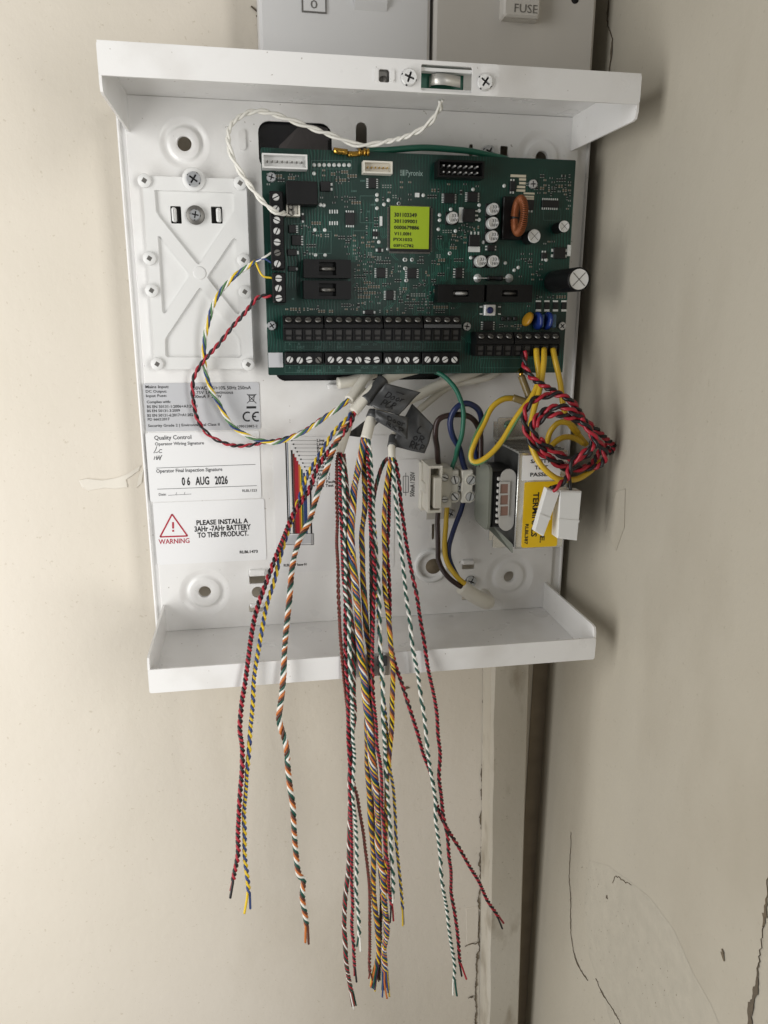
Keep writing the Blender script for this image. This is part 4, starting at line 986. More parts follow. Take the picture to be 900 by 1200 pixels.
b.build('copper_track', mat('raised track under mask', rgb(44, 106, 90), 0.32), pcb, kind='stuff')
text_group('silk', 'board_lettering', M_silk, pcb); T('silk', 'Pyronix', 475.5, 199.5, 495.5, 208, YK)
b = MB(); ink_rect(b, 469, 199, 471, 203, YK); ink_rect(b, 471.6, 199, 474, 206, YK); ink_rect(b, 469, 203.8, 471, 205.8, YK); b.build('maker_emblem', M_silk, pcb)
text_group('silk2', 'terminal_lettering', M_silk2, pcb)
for (xs0, n_) in ((334, 4), (381, 6), (450, 4)):
    for yy in (405.5, 433):
        T('silk2', 'INPUT', xs0+14, yy, xs0+23, yy+3.2, YK); T('silk2', 'COM', xs0+35, yy, xs0+42, yy+3.2, YK)
        T('silk2', 'A', xs0+4.5, yy-4, xs0+6.5, yy-1, YK); T('silk2', 'B', xs0+15.5, yy-4, xs0+17.5, yy-1, YK)
for yy in (402, 429): T('silk2', 'AUX', 423, yy, 432, yy+3, YK); T('silk2', '0V', 437, yy, 442, yy+3, YK)

# ================================================================== plain single wires
def tubeobj(name, pts, r_, m, parent=None, step=0.0015, n=10, label=None):
    S = spline(pts, step); k = len(S); kn = max(4, int(k*step/0.009))
    wv = np.stack([np.interp(np.linspace(0, 1, k), np.linspace(0, 1, kn), rng.normal(0, 0.0003, kn)) for _ in range(3)], 1)
    if k > 12: wv = np.stack([np.convolve(wv[:, c], np.ones(4)/4, 'same') for c in range(3)], 1)*np.minimum(np.minimum(np.arange(k), np.arange(k)[::-1])/5, 1)[:, None]; S = S+wv
    b = MB(); b.tube(S, r_, n); return b.build(name, m, parent, label=label)
def Q(*pts): return [U(px, py, y) for px, py, y in pts]
# earth lead along the top of the board with its gold crimp
el = thing('earth_lead', 'green earth wire with gold crimp running along the top of the board', 'wire', U(430, 178, -0.012))
b_ = Q((430, 177.5, -0.016), (455, 175, -0.014), (500, 173, -0.012), (545, 176, -0.011), (575, 182, -0.011), (600, 190, -0.011), (615, 200, -0.010), (620, 230, -0.009))
tubeobj('insulation', b_, 0.0017, M_teal, el)
tubeobj('crimp', Q((391, 176.5, -0.021), (407, 178.5, -0.0205)), 0.0016, M_gold, el)
tubeobj('crimp_barrel', Q((408, 181, -0.020), (420, 180, -0.018), (432, 177.5, -0.0165)), 0.0014, M_gold, el)
b = MB()
for px in (421, 427, 431): q = U(px, 178.5, -0.018); b.lathe((q[0]-0.0005, q[1], q[2]), [(0.0019, 0), (0.0021, 0.0004), (0.0021, 0.0008), (0.0019, 0.0012)], axis='x', n=12)
b.build('crimp_band', M_gold, el)
# mains terminal block with fuse drawer
tbk = thing('terminal_strip', 'cream screw terminal strip with open fuse drawer right of the fuse label', 'terminal strip', U(530, 590, 0))
h = 0.016
a = RECT(515, 548, 530, 595, -h); b = MB(); b.box(a[0], a[1], -h, -0.0005, a[2], a[3], 0.0006)
a2 = RECT(527, 551, 537.5, 589.5, -h); b.box(a2[0], a2[1], -h+0.0004, -0.0005, a2[2], a2[3], 0.0006)
a3 = RECT(541, 551, 554.5, 589.5, -h); b.box(a3[0], a3[1], -h, -0.0005, a3[2], a3[3], 0.0006)
a4 = RECT(535, 563, 543, 578, -h*0.8); b.box(a4[0], a4[1], -h*0.75, -0.0005, a4[2], a4[3], 0.0004)
b.build('body', M_ivory, tbk)
SLUG = screw_mesh('clamp_screw', 0.0030, 1, [M_bright, M_slot], 0.3)
for i, (px, py, s_) in enumerate(((521, 559.5, 0.85), (533, 562.5, 0.95), (552, 562.5, 1), (521, 585, 0.75), (533, 582, 0.95), (551, 582, 1))):
    q = U(px, py, -h-0.0004); nb = MB(); nb.lathe((q[0], -h+0.0005, q[2]), [(0.0036*s_, 0.0), (0.0036*s_, 0.0014), (0.0031*s_, 0.0014), (0.0031*s_, 0.0)], n=20, cap=False); nb.build('screw_tower', M_ivory, tbk)
    put('clamp_screw', SLUG, (q[0], -h-0.0002, q[2]), tbk, i*0.9+0.4, 0.9*s_)
for px, py in ((520.5, 571), (539, 570.5), (528, 602)):
    yy = -h*0.82 if py < 600 else -0.001
    q = U(px, py, yy); put('fixing_screw', SCREW_P, (q[0], yy, q[2]), tbk, 0.5, 1.0)
# fuse drawer
x0_, x1_, z0_, z1_ = RECT(502, 546, 518, 601, -0.022); b = MB()
b.plate([(x0_, z0_), (x1_, z0_), (x1_, z1_), (x0_, z1_)], [rrect(x0_+0.0012, x1_-0.0011, z0_+0.0016, z1_-0.0016, 0.0002)], -0.022, -0.008)
b.box(x0_, x1_, -0.0079, -0.0006, z0_, z1_); b.build('fuse_drawer', M_ivory, tbk)
xx = RECT(508.5, 560, 518, 596, -0.0235); b = MB(); b.box(xx[0], xx[1], -0.0235, -0.012, xx[2], xx[3], 0.0005); b.build('drawer_cap', M_ivory, tbk)
xx = RECT(493, 542, 503, 598, -0.006); b = MB(); b.box(xx[0], xx[1], -0.006, -0.0006, xx[2], xx[3], 0.0004); xx = RECT(497, 566, 504, 578, -0.014); b.box(xx[0], xx[1], -0.0145, -0.0061, xx[2], xx[3], 0.0004); b.build('drawer_side', M_ivory, tbk)
b = MB(); xx = RECT(500, 588, 530, 608, -0.0008); b.box(xx[0], xx[1]+0.002, -0.0012, -0.0002, xx[2], xx[3]); b.build('fixing_plate', M_cabg, tbk)

# mains cable: sheath end and three cores up to the strip
mc = thing('mains_cable', 'white mains cable end with brown, blue and yellow cores below the terminal strip', 'cable', U(555, 700, 0))
b = MB(); S = spline(Q((541, 687.5, -0.026), (548, 692.5, -0.026), (557, 699, -0.0255), (565, 703, -0.0245), (570, 705.5, -0.022), (571, 704, -0.015), (566, 697, 0.002)), 0.001)
b.tube(S, 0.0048, 18); b.build('sheath', M_cabw, mc)
CORE = dict(brown=mat('brown mains insulation', rgb(48, 30, 27), 0.35), blue=mat('blue mains insulation', rgb(24, 38, 80), 0.35), yellow=mat('yellow mains insulation', rgb(206, 170, 44), 0.35))
def core(pts, col, r_=0.0016, parent=mc): tubeobj('core', Q(*pts), r_, CORE[col], parent, label=COLNAME.get(col, col)+' insulated core')
core([(513.5, 592, -0.011), (513.5, 620, -0.012), (513, 645, -0.015), (514, 658, -0.018), (522, 672, -0.023), (535, 684, -0.026), (543, 689, -0.026)], 'brown')
core([(524, 590, -0.010), (523, 615, -0.012), (521, 640, -0.016), (524, 658, -0.020), (535, 674, -0.025), (545, 684, -0.027), (549, 689, -0.0265)], 'yellow')
core([(543, 588, -0.010), (538, 605, -0.011), (530, 625, -0.013), (526, 640, -0.015), (527, 656, -0.018), (535, 674, -0.0225), (546, 688, -0.025)], 'blue')
# the transformer
yt = -0.050
tr_ = RECT(605.5, 529.5, 658, 644.5, yt); X0, X1, Z0, Z1 = U(606, 530, yt)[0], U(658.5, 640, yt)[0], U(606, 644.5, yt)[2], U(606, 530, yt)[2]
X0 = (U(606, 530, yt)[0]+U(606, 644, yt)[0])/2
trf = thing('transformer', 'mains transformer in a bright steel frame with yellow label below the board', 'transformer', ((X0+X1)/2, 0, Z0))
b = MB(); t_ = 0.0012
prof = [(yt, Z0+0.002), (yt, Z1-0.002), (yt+0.0006, Z1-0.0006), (yt+0.002, Z1), (-0.002, Z1), (-0.0008, Z1+0.001), (-0.0008, Z1+0.011), (-0.0002, Z1+0.011), (-0.0002, Z1+0.0006), (-0.0014, Z1-t_), (yt+0.0022, Z1-t_), (yt+t_, Z1-0.0022),
        (yt+t_, Z0+0.0022), (yt+0.0022, Z0+t_), (-0.0014, Z0+t_), (-0.0002, Z0-0.0006), (-0.0002, Z0-0.0085), (-0.0008, Z0-0.0085), (-0.0008, Z0-0.001), (-0.002, Z0), (yt+0.002, Z0), (yt+0.0006, Z0+0.0006)]
k = len(prof)
vs = [(X0, y, z) for y, z in prof]+[(X1, y, z) for y, z in prof]
tri = tessellate_polygon([[Vector((y, z, 0)) for y, z in prof]])
b.add(vs, [tuple(t) for t in tri]+[tuple(i+k for i in reversed(t)) for t in tri]+[(i, (i+1) % k, (i+1) % k+k, i+k) for i in range(k)])
b.tube([(X0, yt-0.0002, Z0+0.0012), (X0, yt-0.0002, (Z0+Z1)/2), (X0, yt-0.0002, Z1-0.0012)], 0.0007, 8)
b.build('steel_frame', M_tin, trf)
b = MB(); b.box(X0+0.0005, X1-0.0005, yt+t_+0.0004, -0.003, Z0+t_+0.0003, Z1-t_-0.0003); b.build('laminated_core', M_laminate, trf)
b = MB()
for k in range(8): yy = yt+0.006+k*0.005; b.box(X0-0.0002, X1, yy, yy+0.0006, Z1-0.0005, Z1+0.0004)
b.build('lamination_edge', M_laminate, trf)
Zm = (Z0+Z1)/2
fx = U(572.5, 580, -0.044)[0]
b = MB()
ou = [(y, z) for y, z in rrect(-0.0445, -0.017, Zm-0.0190, Zm+0.0205, 0.005)]
def xplate(b, outline, x0, x1):
    k = len(outline); b.add([(x0, y, z) for y, z in outline]+[(x1, y, z) for y, z in outline], [tuple(range(k))[::-1], tuple(range(k, 2*k))]+[(i, i+k, (i+1) % k+k, (i+1) % k)[::-1] for i in range(k)])
xplate(b, ou, fx, fx+0.0016); xplate(b, rrect(-0.0428, -0.018, Zm-0.0175, Zm+0.0185, 0.005), fx+0.0016, fx+0.0032); b.build('bobbin_flange', M_bob, trf)
b = MB(); xplate(b, rrect(-0.0456, -0.010, Zm-0.0172, Zm+0.0172, 0.005), fx+0.003, X0+0.001); b.build('coil', M_blackp, trf)
cv = RECT(586, 549.5, 606, 622, -0.0470); b = MB(); b.plate(rrect(cv[0], X0-0.0003, cv[2], cv[3], 0.005), [], -0.0472, -0.0458); b.build('coil_cover', M_clear, trf)
for k in range(8):
    zc = cv[2]+0.004+(cv[3]-cv[2]-0.008)*(k+0.5)/8; b = MB(); b.box(cv[0]-0.0020, cv[0]+0.0010, -0.0470, -0.0457, zc-0.0011, zc+0.0011, 0.0004); b.build('fin', M_clear, trf)
for k in range(3):
    a = RECT(586, 567+k*13, 595, 578+k*13, -0.0475); b = MB(); b.box(a[0], a[1], -0.0478, -0.0471, a[2], a[3]); b.build('copper_window', mat('copper seen through film', rgb(128, 98, 86), 0.4), trf)
b = MB(); fr_ = RECT(584.5, 564.5, 596.5, 605.5, -0.0475); b.plate([(fr_[0], fr_[2]), (fr_[1], fr_[2]), (fr_[1], fr_[3]), (fr_[0], fr_[3])], [[(RECT(586, 567+k*13, 595, 578+k*13, -0.0475)[i_], RECT(586, 567+k*13, 595, 578+k*13, -0.0475)[j_]) for i_, j_ in ((0, 2), (0, 3), (1, 3), (1, 2))] for k in range(3)], -0.0482, -0.0471); b.build('window_frame', M_clear, trf)
b = MB(); a = U(574, 618, -0.03); b.add([U(570, 617, -0.030), U(577, 615, -0.030), U(601, 638, -0.046), U(601, 648, -0.046), U(590, 634, -0.034)], [(0, 1, 2, 3, 4)]); 
bk = b
v5 = list(bk.v); bk.add([(x, y+0.001, z-0.0004) for x, y, z in v5], [(4, 3, 2, 1, 0)]); bk.add(v5+[(x, y+0.001, z-0.0004) for x, y, z in v5], [(i, (i+1) % 5, (i+1) % 5+5, i+5) for i in range(5)])
bk.build('frame_strap', M_bob, trf)
for q in ((583, 489.5, 603, 514), (577.5, 627, 596, 641.5)):
    a = RECT(*q, -0.0012); b = MB(); b.plate(rrect(a[0], a[1], a[2], a[3], 0.0012), [], -0.0013, -0.0003); b.build('foot', M_tin, trf)
q = U(596.5, 498.5, -0.002); put('fixing_screw', screw_mesh('fixing_screw', 0.0030, 2, [mat('green passivated steel', rgb(140, 176, 158), 0.3, 0.8), M_slot]), (q[0], -0.0014, q[2]), trf, 0.3)
ysf = yt-0.0003
a = RECT(612, 533.5, 657, 562.5, ysf); b = MB(); b.plate(rrect(a[0], a[1], a[2], a[3], 0.0006), [], ysf, yt-0.00005); o = b.build('test_label', M_paper, trf)
text_group('saf', 'lettering', M_ink, o); z7b = lambda x, y: (560+x/5.625, 480+y/5.625)
for s_, q in (('SAFETY', (348, 327, 480, 352)), ('TEST', (375, 368, 462, 394)), ('PASSED', (345, 414, 490, 440))): T('saf', s_, *z7b(q[0], q[1]), *z7b(q[2], q[3]), ysf-0.0001)
T('saf', 'S/No 0512', 613.3, 547, 615, 561, ysf-0.0001, rot=1) if False else None
a = RECT(613, 564.5, 655, 641, ysf); b = MB(); b.plate(rrect(a[0], a[1], a[2], a[3], 0.0012), [], ysf, yt-0.00005); o = b.build('yellow_label', M_yel_lab, trf)
text_group('yel', 'lettering', M_ink, o)
T('yel', 'TERMINALS', 623.5, 577, 630.5, 629, ysf-0.0001, rot=1); T('yel', 'WIRE', 638.5, 569, 645, 603, ysf-0.0001, rot=1); T('yel', 'RLBL387', 615, 614, 619, 638, ysf-0.0001, rot=1); T('yel', 'E.', 632.5, 628, 638, 636, ysf-0.0001, rot=1)
# brown and blue primary leads looping from strip to the transformer
core([(515, 551, -0.012), (512, 530, -0.020), (509, 510, -0.028), (513, 493, -0.030), (526, 486.5, -0.030), (543, 486, -0.028), (556, 494, -0.026), (563, 512, -0.024), (564, 540, -0.024), (566, 560, -0.022)], 'brown', 0.0017, trf)
core([(546, 552, -0.012), (539, 530, -0.022), (531, 510, -0.029), (528, 493, -0.031), (535, 479, -0.032), (548, 473, -0.031), (560, 478, -0.029), (566, 492, -0.027), (564, 508, -0.024), (557, 525, -0.022), (560, 545, -0.018)], 'blue', 0.0018, trf)
ge = thing('green_wire', 'thin green earth wire dropping from under the board to the terminal strip', 'wire', U(530, 548, -0.012))
tubeobj('insulation', Q((505, 434, -0.014), (520, 440, -0.020), (535, 457, -0.028), (543, 480, -0.034), (543, 500, -0.034), (538, 522, -0.028), (529.5, 549, -0.012)), 0.0014, M_teal, ge)
# yellow secondary leads from terminals
ys = [('yellow', [(628.5, 409, -0.030), (629.5, 425, -0.034), (631, 445, -0.036), (624, 463, -0.038), (609, 484, -0.040), (588, 517, -0.040), (568, 538, -0.040), (556, 542, -0.038), (552, 534, -0.036), (557, 515, -0.034), (566, 497, -0.032), (576, 479, -0.030), (590, 468, -0.028), (606, 467, -0.026)]),
      ('yellow', [(637.5, 409, -0.030), (636.5, 425, -0.036), (633, 452, -0.040), (625, 480, -0.044), (622, 505, -0.048), (624, 525, -0.054), (634, 545, -0.058), (652, 561, -0.060), (672, 562, -0.058), (690, 553, -0.054), (703, 540, -0.048)]),
      ('yellow', [(648, 409, -0.030), (651, 425, -0.034), (656, 448, -0.036), (660, 475, -0.036), (668, 497, -0.036), (680, 512, -0.038), (688, 522, -0.040)]),
      ('yellow', [(641, 520, -0.034), (645, 505, -0.036), (655, 495, -0.038), (668, 497, -0.038), (678, 508, -0.038)]),
      ('yellow', [(634, 548, -0.040), (640, 528, -0.040), (655, 514, -0.042), (670, 512, -0.042), (684, 520, -0.042)])]
yw = thing('yellow_leads', 'yellow transformer leads rising to the right hand end of the terminal row', 'wire', U(640, 470, -0.04))
for i, (c, pts) in enumerate(ys):
    ld_ = tubeobj('lead', Q(*pts), 0.0017, CORE[c], yw)
    if i == 0:      # the earth lead carries a green stripe
        S = spline(Q(*pts), 0.0015); T_, N_, B_ = frames(S); b = MB(); b.tube((S+0.00125*(N_*0.75-B_*0.66))[18:], 0.00075, 8); b.build('stripe', M_w['lgreen'], ld_)
for pts in ([(601, 466, -0.028), (616, 471, -0.030)], [(611, 441, -0.022), (620, 465, -0.028)]):
    q = Q(*pts); b = MB(); b.tube(spline(q, 0.001), 0.0022, 12); b.build('crimp_sleeve', mat('amber crimp sleeve', rgb(120, 104, 66), 0.25), yw)
tubeobj('lead', Q((611, 440, -0.022), (608, 425, -0.012)), 0.0014, M_gold, yw)

# ================================================================== twisted conductors
def depth(py):
    return float(np.interp(py, [470, 510, 540, 600, 700, 755, 800, 900, 1200], [-0.026, -0.030, -0.034, -0.045, -0.068, -0.0815, -0.0850, -0.0855, -0.0830]))
def twist(parent, label, pts, cols, pitch=0.0036, r_=0.00050, Rm=None, splay=0.0, flip=None, step=None, sides=6, dy=0.0, name='twisted_pair', phase=0.0, ends=None, wander=1.0):
    n = len(cols); Rm = Rm if Rm is not None else {2: 1.0, 3: 1.15, 4: 1.42, 5: 1.6, 6: 1.85, 8: 2.3}[n]*r_
    W3 = [U(p[0], p[1], p[2] if len(p) > 2 else depth(p[1])+dy) for p in pts]
    S = spline(W3, step or pitch/9); k = len(S)
    L_ = np.linalg.norm(np.diff(S, axis=0), axis=1).sum(); kn = max(5, int(L_/0.013)); qk = np.linspace(0, 1, kn)
    env = np.clip(np.linspace(0, 1, k)*8, 0, 1)[:, None]
    kink = np.stack([np.interp(np.linspace(0, 1, k), qk, rng.normal(0, 0.00042, kn)) for _ in range(3)], 1)
    ker = np.ones(max(3, int(k/kn*0.7))); ker /= len(ker)
    kink = np.stack([np.convolve(kink[:, c], ker, 'same') for c in range(3)], 1); kink[:, 1] *= 0.4
    S = S+kink*env*wander
    s = np.concatenate([[0], np.cumsum(np.linalg.norm(np.diff(S, axis=0), axis=1))])
    # hand twisting is never even: wander the pitch and the path a little
    q = np.linspace(0, 1, max(6, int(s[-1]/0.012))); wob = np.interp(s/s[-1], q, rng.normal(0, 1, len(q)))
    loc = np.clip(1+0.32*wob, 0.5, 1.9)
    dirn = np.ones(k)
    if flip is not None: dirn[s/s[-1] < flip] = -1
    rate = -dirn*2*math.pi/(pitch*loc)
    if splay: rate[s > s[-1]-splay] = 0
    th = np.concatenate([[0], np.cumsum(rate[1:]*np.diff(s))])+phase
    Rv = Rm*(1+0.06*wob)
    if splay:
        e = np.clip((s-(s[-1]-splay))/splay, 0, 1); Rv = Rv*(1+1.6*e**1.2) if n == 2 else Rv*(1+0.35*e)
    T, Nn, B = frames(S)
    nd = node(name, parent, S[0], label) if parent is not None else None
    for j, c in enumerate(cols):
        a = th+2*math.pi*j/n+(np.interp(s/s[-1], q, rng.normal(0, 0.22, len(q))) if n > 2 else 0)
        Pj = S+Rv[:, None]*(np.cos(a)[:, None]*Nn+np.sin(a)[:, None]*B)
        if splay:
            cut = int(rng.uniform(0, splay*0.3)/(s[-1]/k)); Pj = Pj[:k-cut] if cut else Pj
        b = MB(); b.tube(Pj, r_*(1.0 if n < 6 else 1.02), sides); b.build('wire', M_w[c], nd)
    return nd
def cable(label, loc): return thing('multicore_cable', label, 'cable', loc, 'white multicore cables below the board')
def sheath(parent, pts, r_, m=M_cabw): b = MB(); b.tube(spline(Q(*pts), 0.001), r_, 16); return b.build('sheath', m, parent)
RB, GW, YB = ('red', 'black'), ('green', 'white'), ('yellow', 'blue')

# cable A: stub from upper left, three hanging bundles to the left
cA = cable('white cable in a dark tape collar feeding the three bundles hanging furthest left', U(420, 473, -0.022))
sheath(cA, [(560, 418, -0.006), (510, 428, -0.008), (474, 436, -0.012), (448, 447, -0.018), (432, 462, -0.024), (414.5, 483, -0.027)], 0.0031)
twist(cA, 'red and black twisted pair hanging at the far left', [(415, 482, -0.028), (411, 495, -0.030), (396.6, 515), (373, 547), (361.7, 571.7), (341.7, 608), (325, 646.7), (310, 688), (299, 726.7), (289.8, 782.7), (282.2, 850), (283.6, 882), (280.5, 957), (278, 995), (274, 1023.6), (269.7, 1049)], RB, 0.0052, 0.00076, splay=0.010, phase=0.3)
twist(cA, 'yellow and blue twisted pair beside the far left pair', [(413, 483, -0.027), (405, 493, -0.029), (390.5, 508), (371, 540), (356, 567), (349, 590), (338, 625), (328, 655), (315.8, 696.7), (306, 745), (299.4, 785.7), (293, 857), (291, 904.6), (288, 957), (287, 1000), (290, 1037), (290, 1070)], YB, 0.0068, 0.00071, splay=0.013, dy=0.0015)
twist(cA, 'thick orange, white, green and brown twist hanging left', [(414, 484, -0.026), (404, 500, -0.029), (391.7, 525), (380, 558), (370, 581.7), (361.7, 606.7), (351.7, 628), (345, 655), (340, 696.7), (335, 742), (331.8, 782.7), (328.7, 830), (330, 850), (336.3, 885), (342.3, 945), (347.6, 995), (351, 1024), (356, 1031), (354, 1050), (357.5, 1077), (360, 1104)],
      ('orange', 'white', 'green', 'brown'), 0.0096, 0.00072, Rm=0.00100, flip=0.62, splay=0.012, name='twisted_bundle', dy=-0.0005)
# cable D: second stub, thin reddish pairs
cD = cable('white cable stub behind the left bundles feeding thin dark red pairs', U(400, 520, -0.024))
sheath(cD, [(425, 455, -0.006), (414, 480, -0.012), (405, 508, -0.022), (398, 531, -0.026)], 0.0026)
twist(cD, 'dull red and brown twisted pair', [(396.5, 530, -0.027), (394.5, 545), (394.5, 590), (395.7, 650), (398, 730), (401.7, 773), (408, 848.7), (413, 912), (418.5, 935), (427, 983.8), (431.5, 1022), (433.3, 1085.5), (434.4, 1149)], ('dred', 'brown'), 0.0044, 0.00057, splay=0.005, dy=0.002)
twist(cD, 'red and black twisted pair', [(399, 531, -0.028), (398.5, 560), (400, 620), (402.7, 706.7), (405, 788), (407, 840), (409.5, 886.7), (411, 950), (412, 998.6), (413, 1064), (413.5, 1098), (416.4, 1148)], RB, 0.0044, 0.00062, splay=0.010)
twist(cD, 'green and white twisted pair', [(400.5, 532, -0.026), (402, 560), (403.8, 618), (405.5, 683), (410, 770), (411.5, 815), (414, 857), (414.5, 939), (417, 992.7), (418, 1043), (419.6, 1073), (419.6, 1113)], GW, 0.0057, 0.00062, splay=0.009, dy=-0.0005)
twist(cD, 'twist of green, brown, red and white conductors', [(402, 532, -0.026), (406, 578), (408, 640), (411, 720), (416, 785), (415, 830), (412, 885), (410, 940), (409, 992.7), (406.5, 1032.8), (402, 1079), (404.8, 1111), (408, 1140), (415.4, 1180)], ('green', 'dred', 'white', 'brown', 'green', 'red'), 0.0110, 0.00050, Rm=0.00100, splay=0.012, name='twisted_bundle', dy=0.0015)
# cable B: centre stub with thick yellow bundles
cB = cable('white cable stub in the centre feeding the thick yellow and blue bundles', U(430, 500, -0.026))
sheath(cB, [(590, 420, -0.005), (555, 436, -0.006), (518, 450, -0.009), (482, 467, -0.014), (452, 478, -0.020), (437, 488, -0.026), (428.5, 514.5, -0.032)], 0.0032)
twist(cB, 'thick bundle of yellow, blue and orange conductors', [(427, 513, -0.033), (424.5, 528), (419.5, 550), (413.5, 585), (412, 618), (413, 660), (418, 707), (422.5, 753), (425, 785), (428, 810), (433, 850), (436, 890), (440, 935), (444, 990), (448, 1022), (450, 1054), (453, 1098), (450, 1118), (452.5, 1166)],
      ('yellow', 'blue', 'orange', 'blue', 'green', 'yellow', 'purple', 'orange', 'white', 'blue'), 0.0170, 0.00054, Rm=0.00165, splay=0.018, name='twisted_bundle')
twist(cB, 'yellow, blue, purple and brown twist', [(429, 514, -0.031), (426, 534), (427.5, 578), (425, 625), (426, 672), (429.5, 730), (433, 795), (431, 850), (431, 886.7), (433, 950), (437, 998.5), (439.5, 1043), (442.5, 1098), (443, 1115), (436.5, 1160)], ('yellow', 'blue', 'brown', 'yellow', 'purple', 'green', 'orange'), 0.0130, 0.00054, Rm=0.00120, splay=0.018, name='twisted_bundle', dy=0.0025)
twist(cB, 'green and white twisted pair', [(431, 514, -0.033), (433.5, 530), (435.6, 566.7), (437.7, 613), (442, 664.7), (445, 718), (447, 772), (448.5, 806), (449.3, 844), (451.5, 885), (455, 930), (457.6, 967), (459.5, 1010), (461, 1056)], GW, 0.0073, 0.00069, splay=0.004, dy=-0.0015)
twist(cB, 'red and black twisted pair', [(430, 514, -0.030), (431.5, 545), (434, 600), (438, 660), (438, 720), (436.5, 775), (437, 810), (440.7, 848.7), (445, 897), (448, 939.4), (450, 985), (454.4, 1018), (456.6, 1043), (459, 1082)], RB, 0.0044, 0.00060, splay=0.013, dy=-0.0022)
twist(cB, 'thin yellow and slate twisted pair', [(430, 514, -0.029), (437, 600), (441, 680), (444, 740), (449, 800), (453, 855), (456, 890), (460, 918), (462, 950), (465, 992), (468, 1020), (470.3, 1049), (471.5, 1087)], ('yellow', 'blue'), 0.0057, 0.00055, splay=0.013, dy=0.0035)
# cable C: right stub
cC = cable('white cable stub at the right feeding the pairs that swing out to the right', U(459, 530, -0.03))
sheath(cC, [(600, 420, -0.004), (575, 441, -0.005), (530, 452, -0.006), (500, 473, -0.010), (474, 497, -0.018), (461, 512, -0.026), (459, 524, -0.031), (459.3, 537.5, -0.035)], 0.0021)
twist(cC, 'brown, yellow and purple twist', [(458.5, 536, -0.036), (456.5, 548), (453, 571), (451.7, 613), (451.7, 660), (451.7, 695), (455, 730), (459, 768), (460.8, 787), (459.7, 823), (459.5, 850), (456.6, 878), (453.6, 912), (453.4, 950), (451.5, 992), (453, 1020), (455, 1045)], ('yellow', 'purple', 'brown', 'orange', 'yellow', 'black'), 0.0110, 0.00050, Rm=0.00098, name='twisted_bundle', dy=-0.0005)
twist(cC, 'green and white twisted pair hanging right', [(460, 536, -0.036), (461, 550), (463.4, 583), (468, 625), (475, 683), (482, 742), (487, 776), (492.4, 808.5), (498.8, 855), (505, 903.5), (510.4, 943.7), (515, 996), (522, 1054), (528.3, 1098), (531.5, 1125.7), (533.8, 1168)], GW, 0.0065, 0.00064, splay=0.014, dy=-0.0012)
twist(cC, 'red and black twisted pair hanging furthest right', [(461, 536, -0.035), (465, 548), (470.4, 590), (475, 632), (484.4, 678.7), (493.7, 730), (501, 775), (509.3, 823), (514.6, 870), (515.9, 908), (520, 954), (526, 1000), (530.4, 1049.7), (535.5, 1092), (538, 1110), (544, 1146)], RB, 0.0052, 0.00064, splay=0.012)
twist(cC, 'red and black twisted pair kicking out over the timber batten', [(459.5, 537, -0.033), (456, 575), (455, 640), (456, 700), (458, 745), (463, 777), (473.4, 808.5), (484, 842), (494.5, 878), (503, 903.5), (513, 945), (522, 969), (537, 994), (549, 1013), (563, 1037), (575, 1061), (590.5, 1087)], RB, 0.0052, 0.00064, splay=0.010, dy=0.0015)
twist(cC, 'dark green, brown and orange twist', [(457.5, 536, -0.034), (450.5, 541), (444, 557), (438.5, 583), (436.5, 618), (435.5, 683), (434, 742), (434, 800), (437, 850), (439, 905), (440, 960), (445, 1010), (447, 1060), (446, 1100), (444, 1150)], ('green', 'brown', 'dred', 'black'), 0.0085, 0.00052, splay=0.008, name='twisted_bundle', dy=0.0045)
# cable E: from the sheath at the top left across the labels up to the left terminals
cE = cable('printed beige cable whose cores loop across the labels to the left terminals', U(410, 460, -0.014))
sheath(cE, [(445, 425, -0.006), (430, 440, -0.010), (418, 457, -0.016), (409, 469, -0.020)], 0.0030)
sheath(cE, [(440, 436, -0.004), (415, 446, -0.006), (396, 449, -0.008)], 0.0034, M_cabw)
twist(cE, 'loose yellow, blue, green and white twist', [(409, 468, -0.021), (397, 478, -0.021), (385.6, 486, -0.020), (353.8, 505.6, -0.016), (324.4, 518, -0.012), (312, 517.5, -0.010), (294.4, 513, -0.008), (272, 499, -0.006), (256.7, 474, -0.006), (245.6, 454, -0.008), (240, 427.5, -0.010), (241, 400, -0.012), (243.5, 378, -0.014), (252, 350, -0.016), (273, 325, -0.019), (290.6, 312, -0.022), (300, 306, -0.024)],
      ('yellow', 'blue', 'lgreen', 'white'), 0.0165, 0.00058, name='twisted_bundle')
for c, e in (('white', (318, 296, -0.025)), ('blue', (318, 308, -0.025)), ('yellow', (319, 326, -0.025))):
    mid_ = (309, 303, -0.026) if c != 'yellow' else (307, 322, -0.026)
    tubeobj('wire', Q((299, 306.5, -0.024), mid_, e), 0.00058, M_w[c], cE, 0.0008, 6)
twist(cE, 'red and black twisted pair looping over the grey label', [(408, 470, -0.019), (395, 480, -0.019), (378, 491, -0.018), (352, 507, -0.014), (330, 515, -0.010), (310, 518, -0.008), (287.8, 521.6, -0.006), (265.6, 520.7, -0.006), (245.6, 511, -0.006), (232, 492, -0.006), (226.9, 470, -0.006), (227.8, 447.8, -0.008), (232, 434, -0.010), (240, 421, -0.012), (256.7, 402, -0.014), (280, 376.5, -0.018), (296, 355, -0.021), (305, 348, -0.024), (318, 347.5, -0.025)], RB, 0.0090, 0.00068)
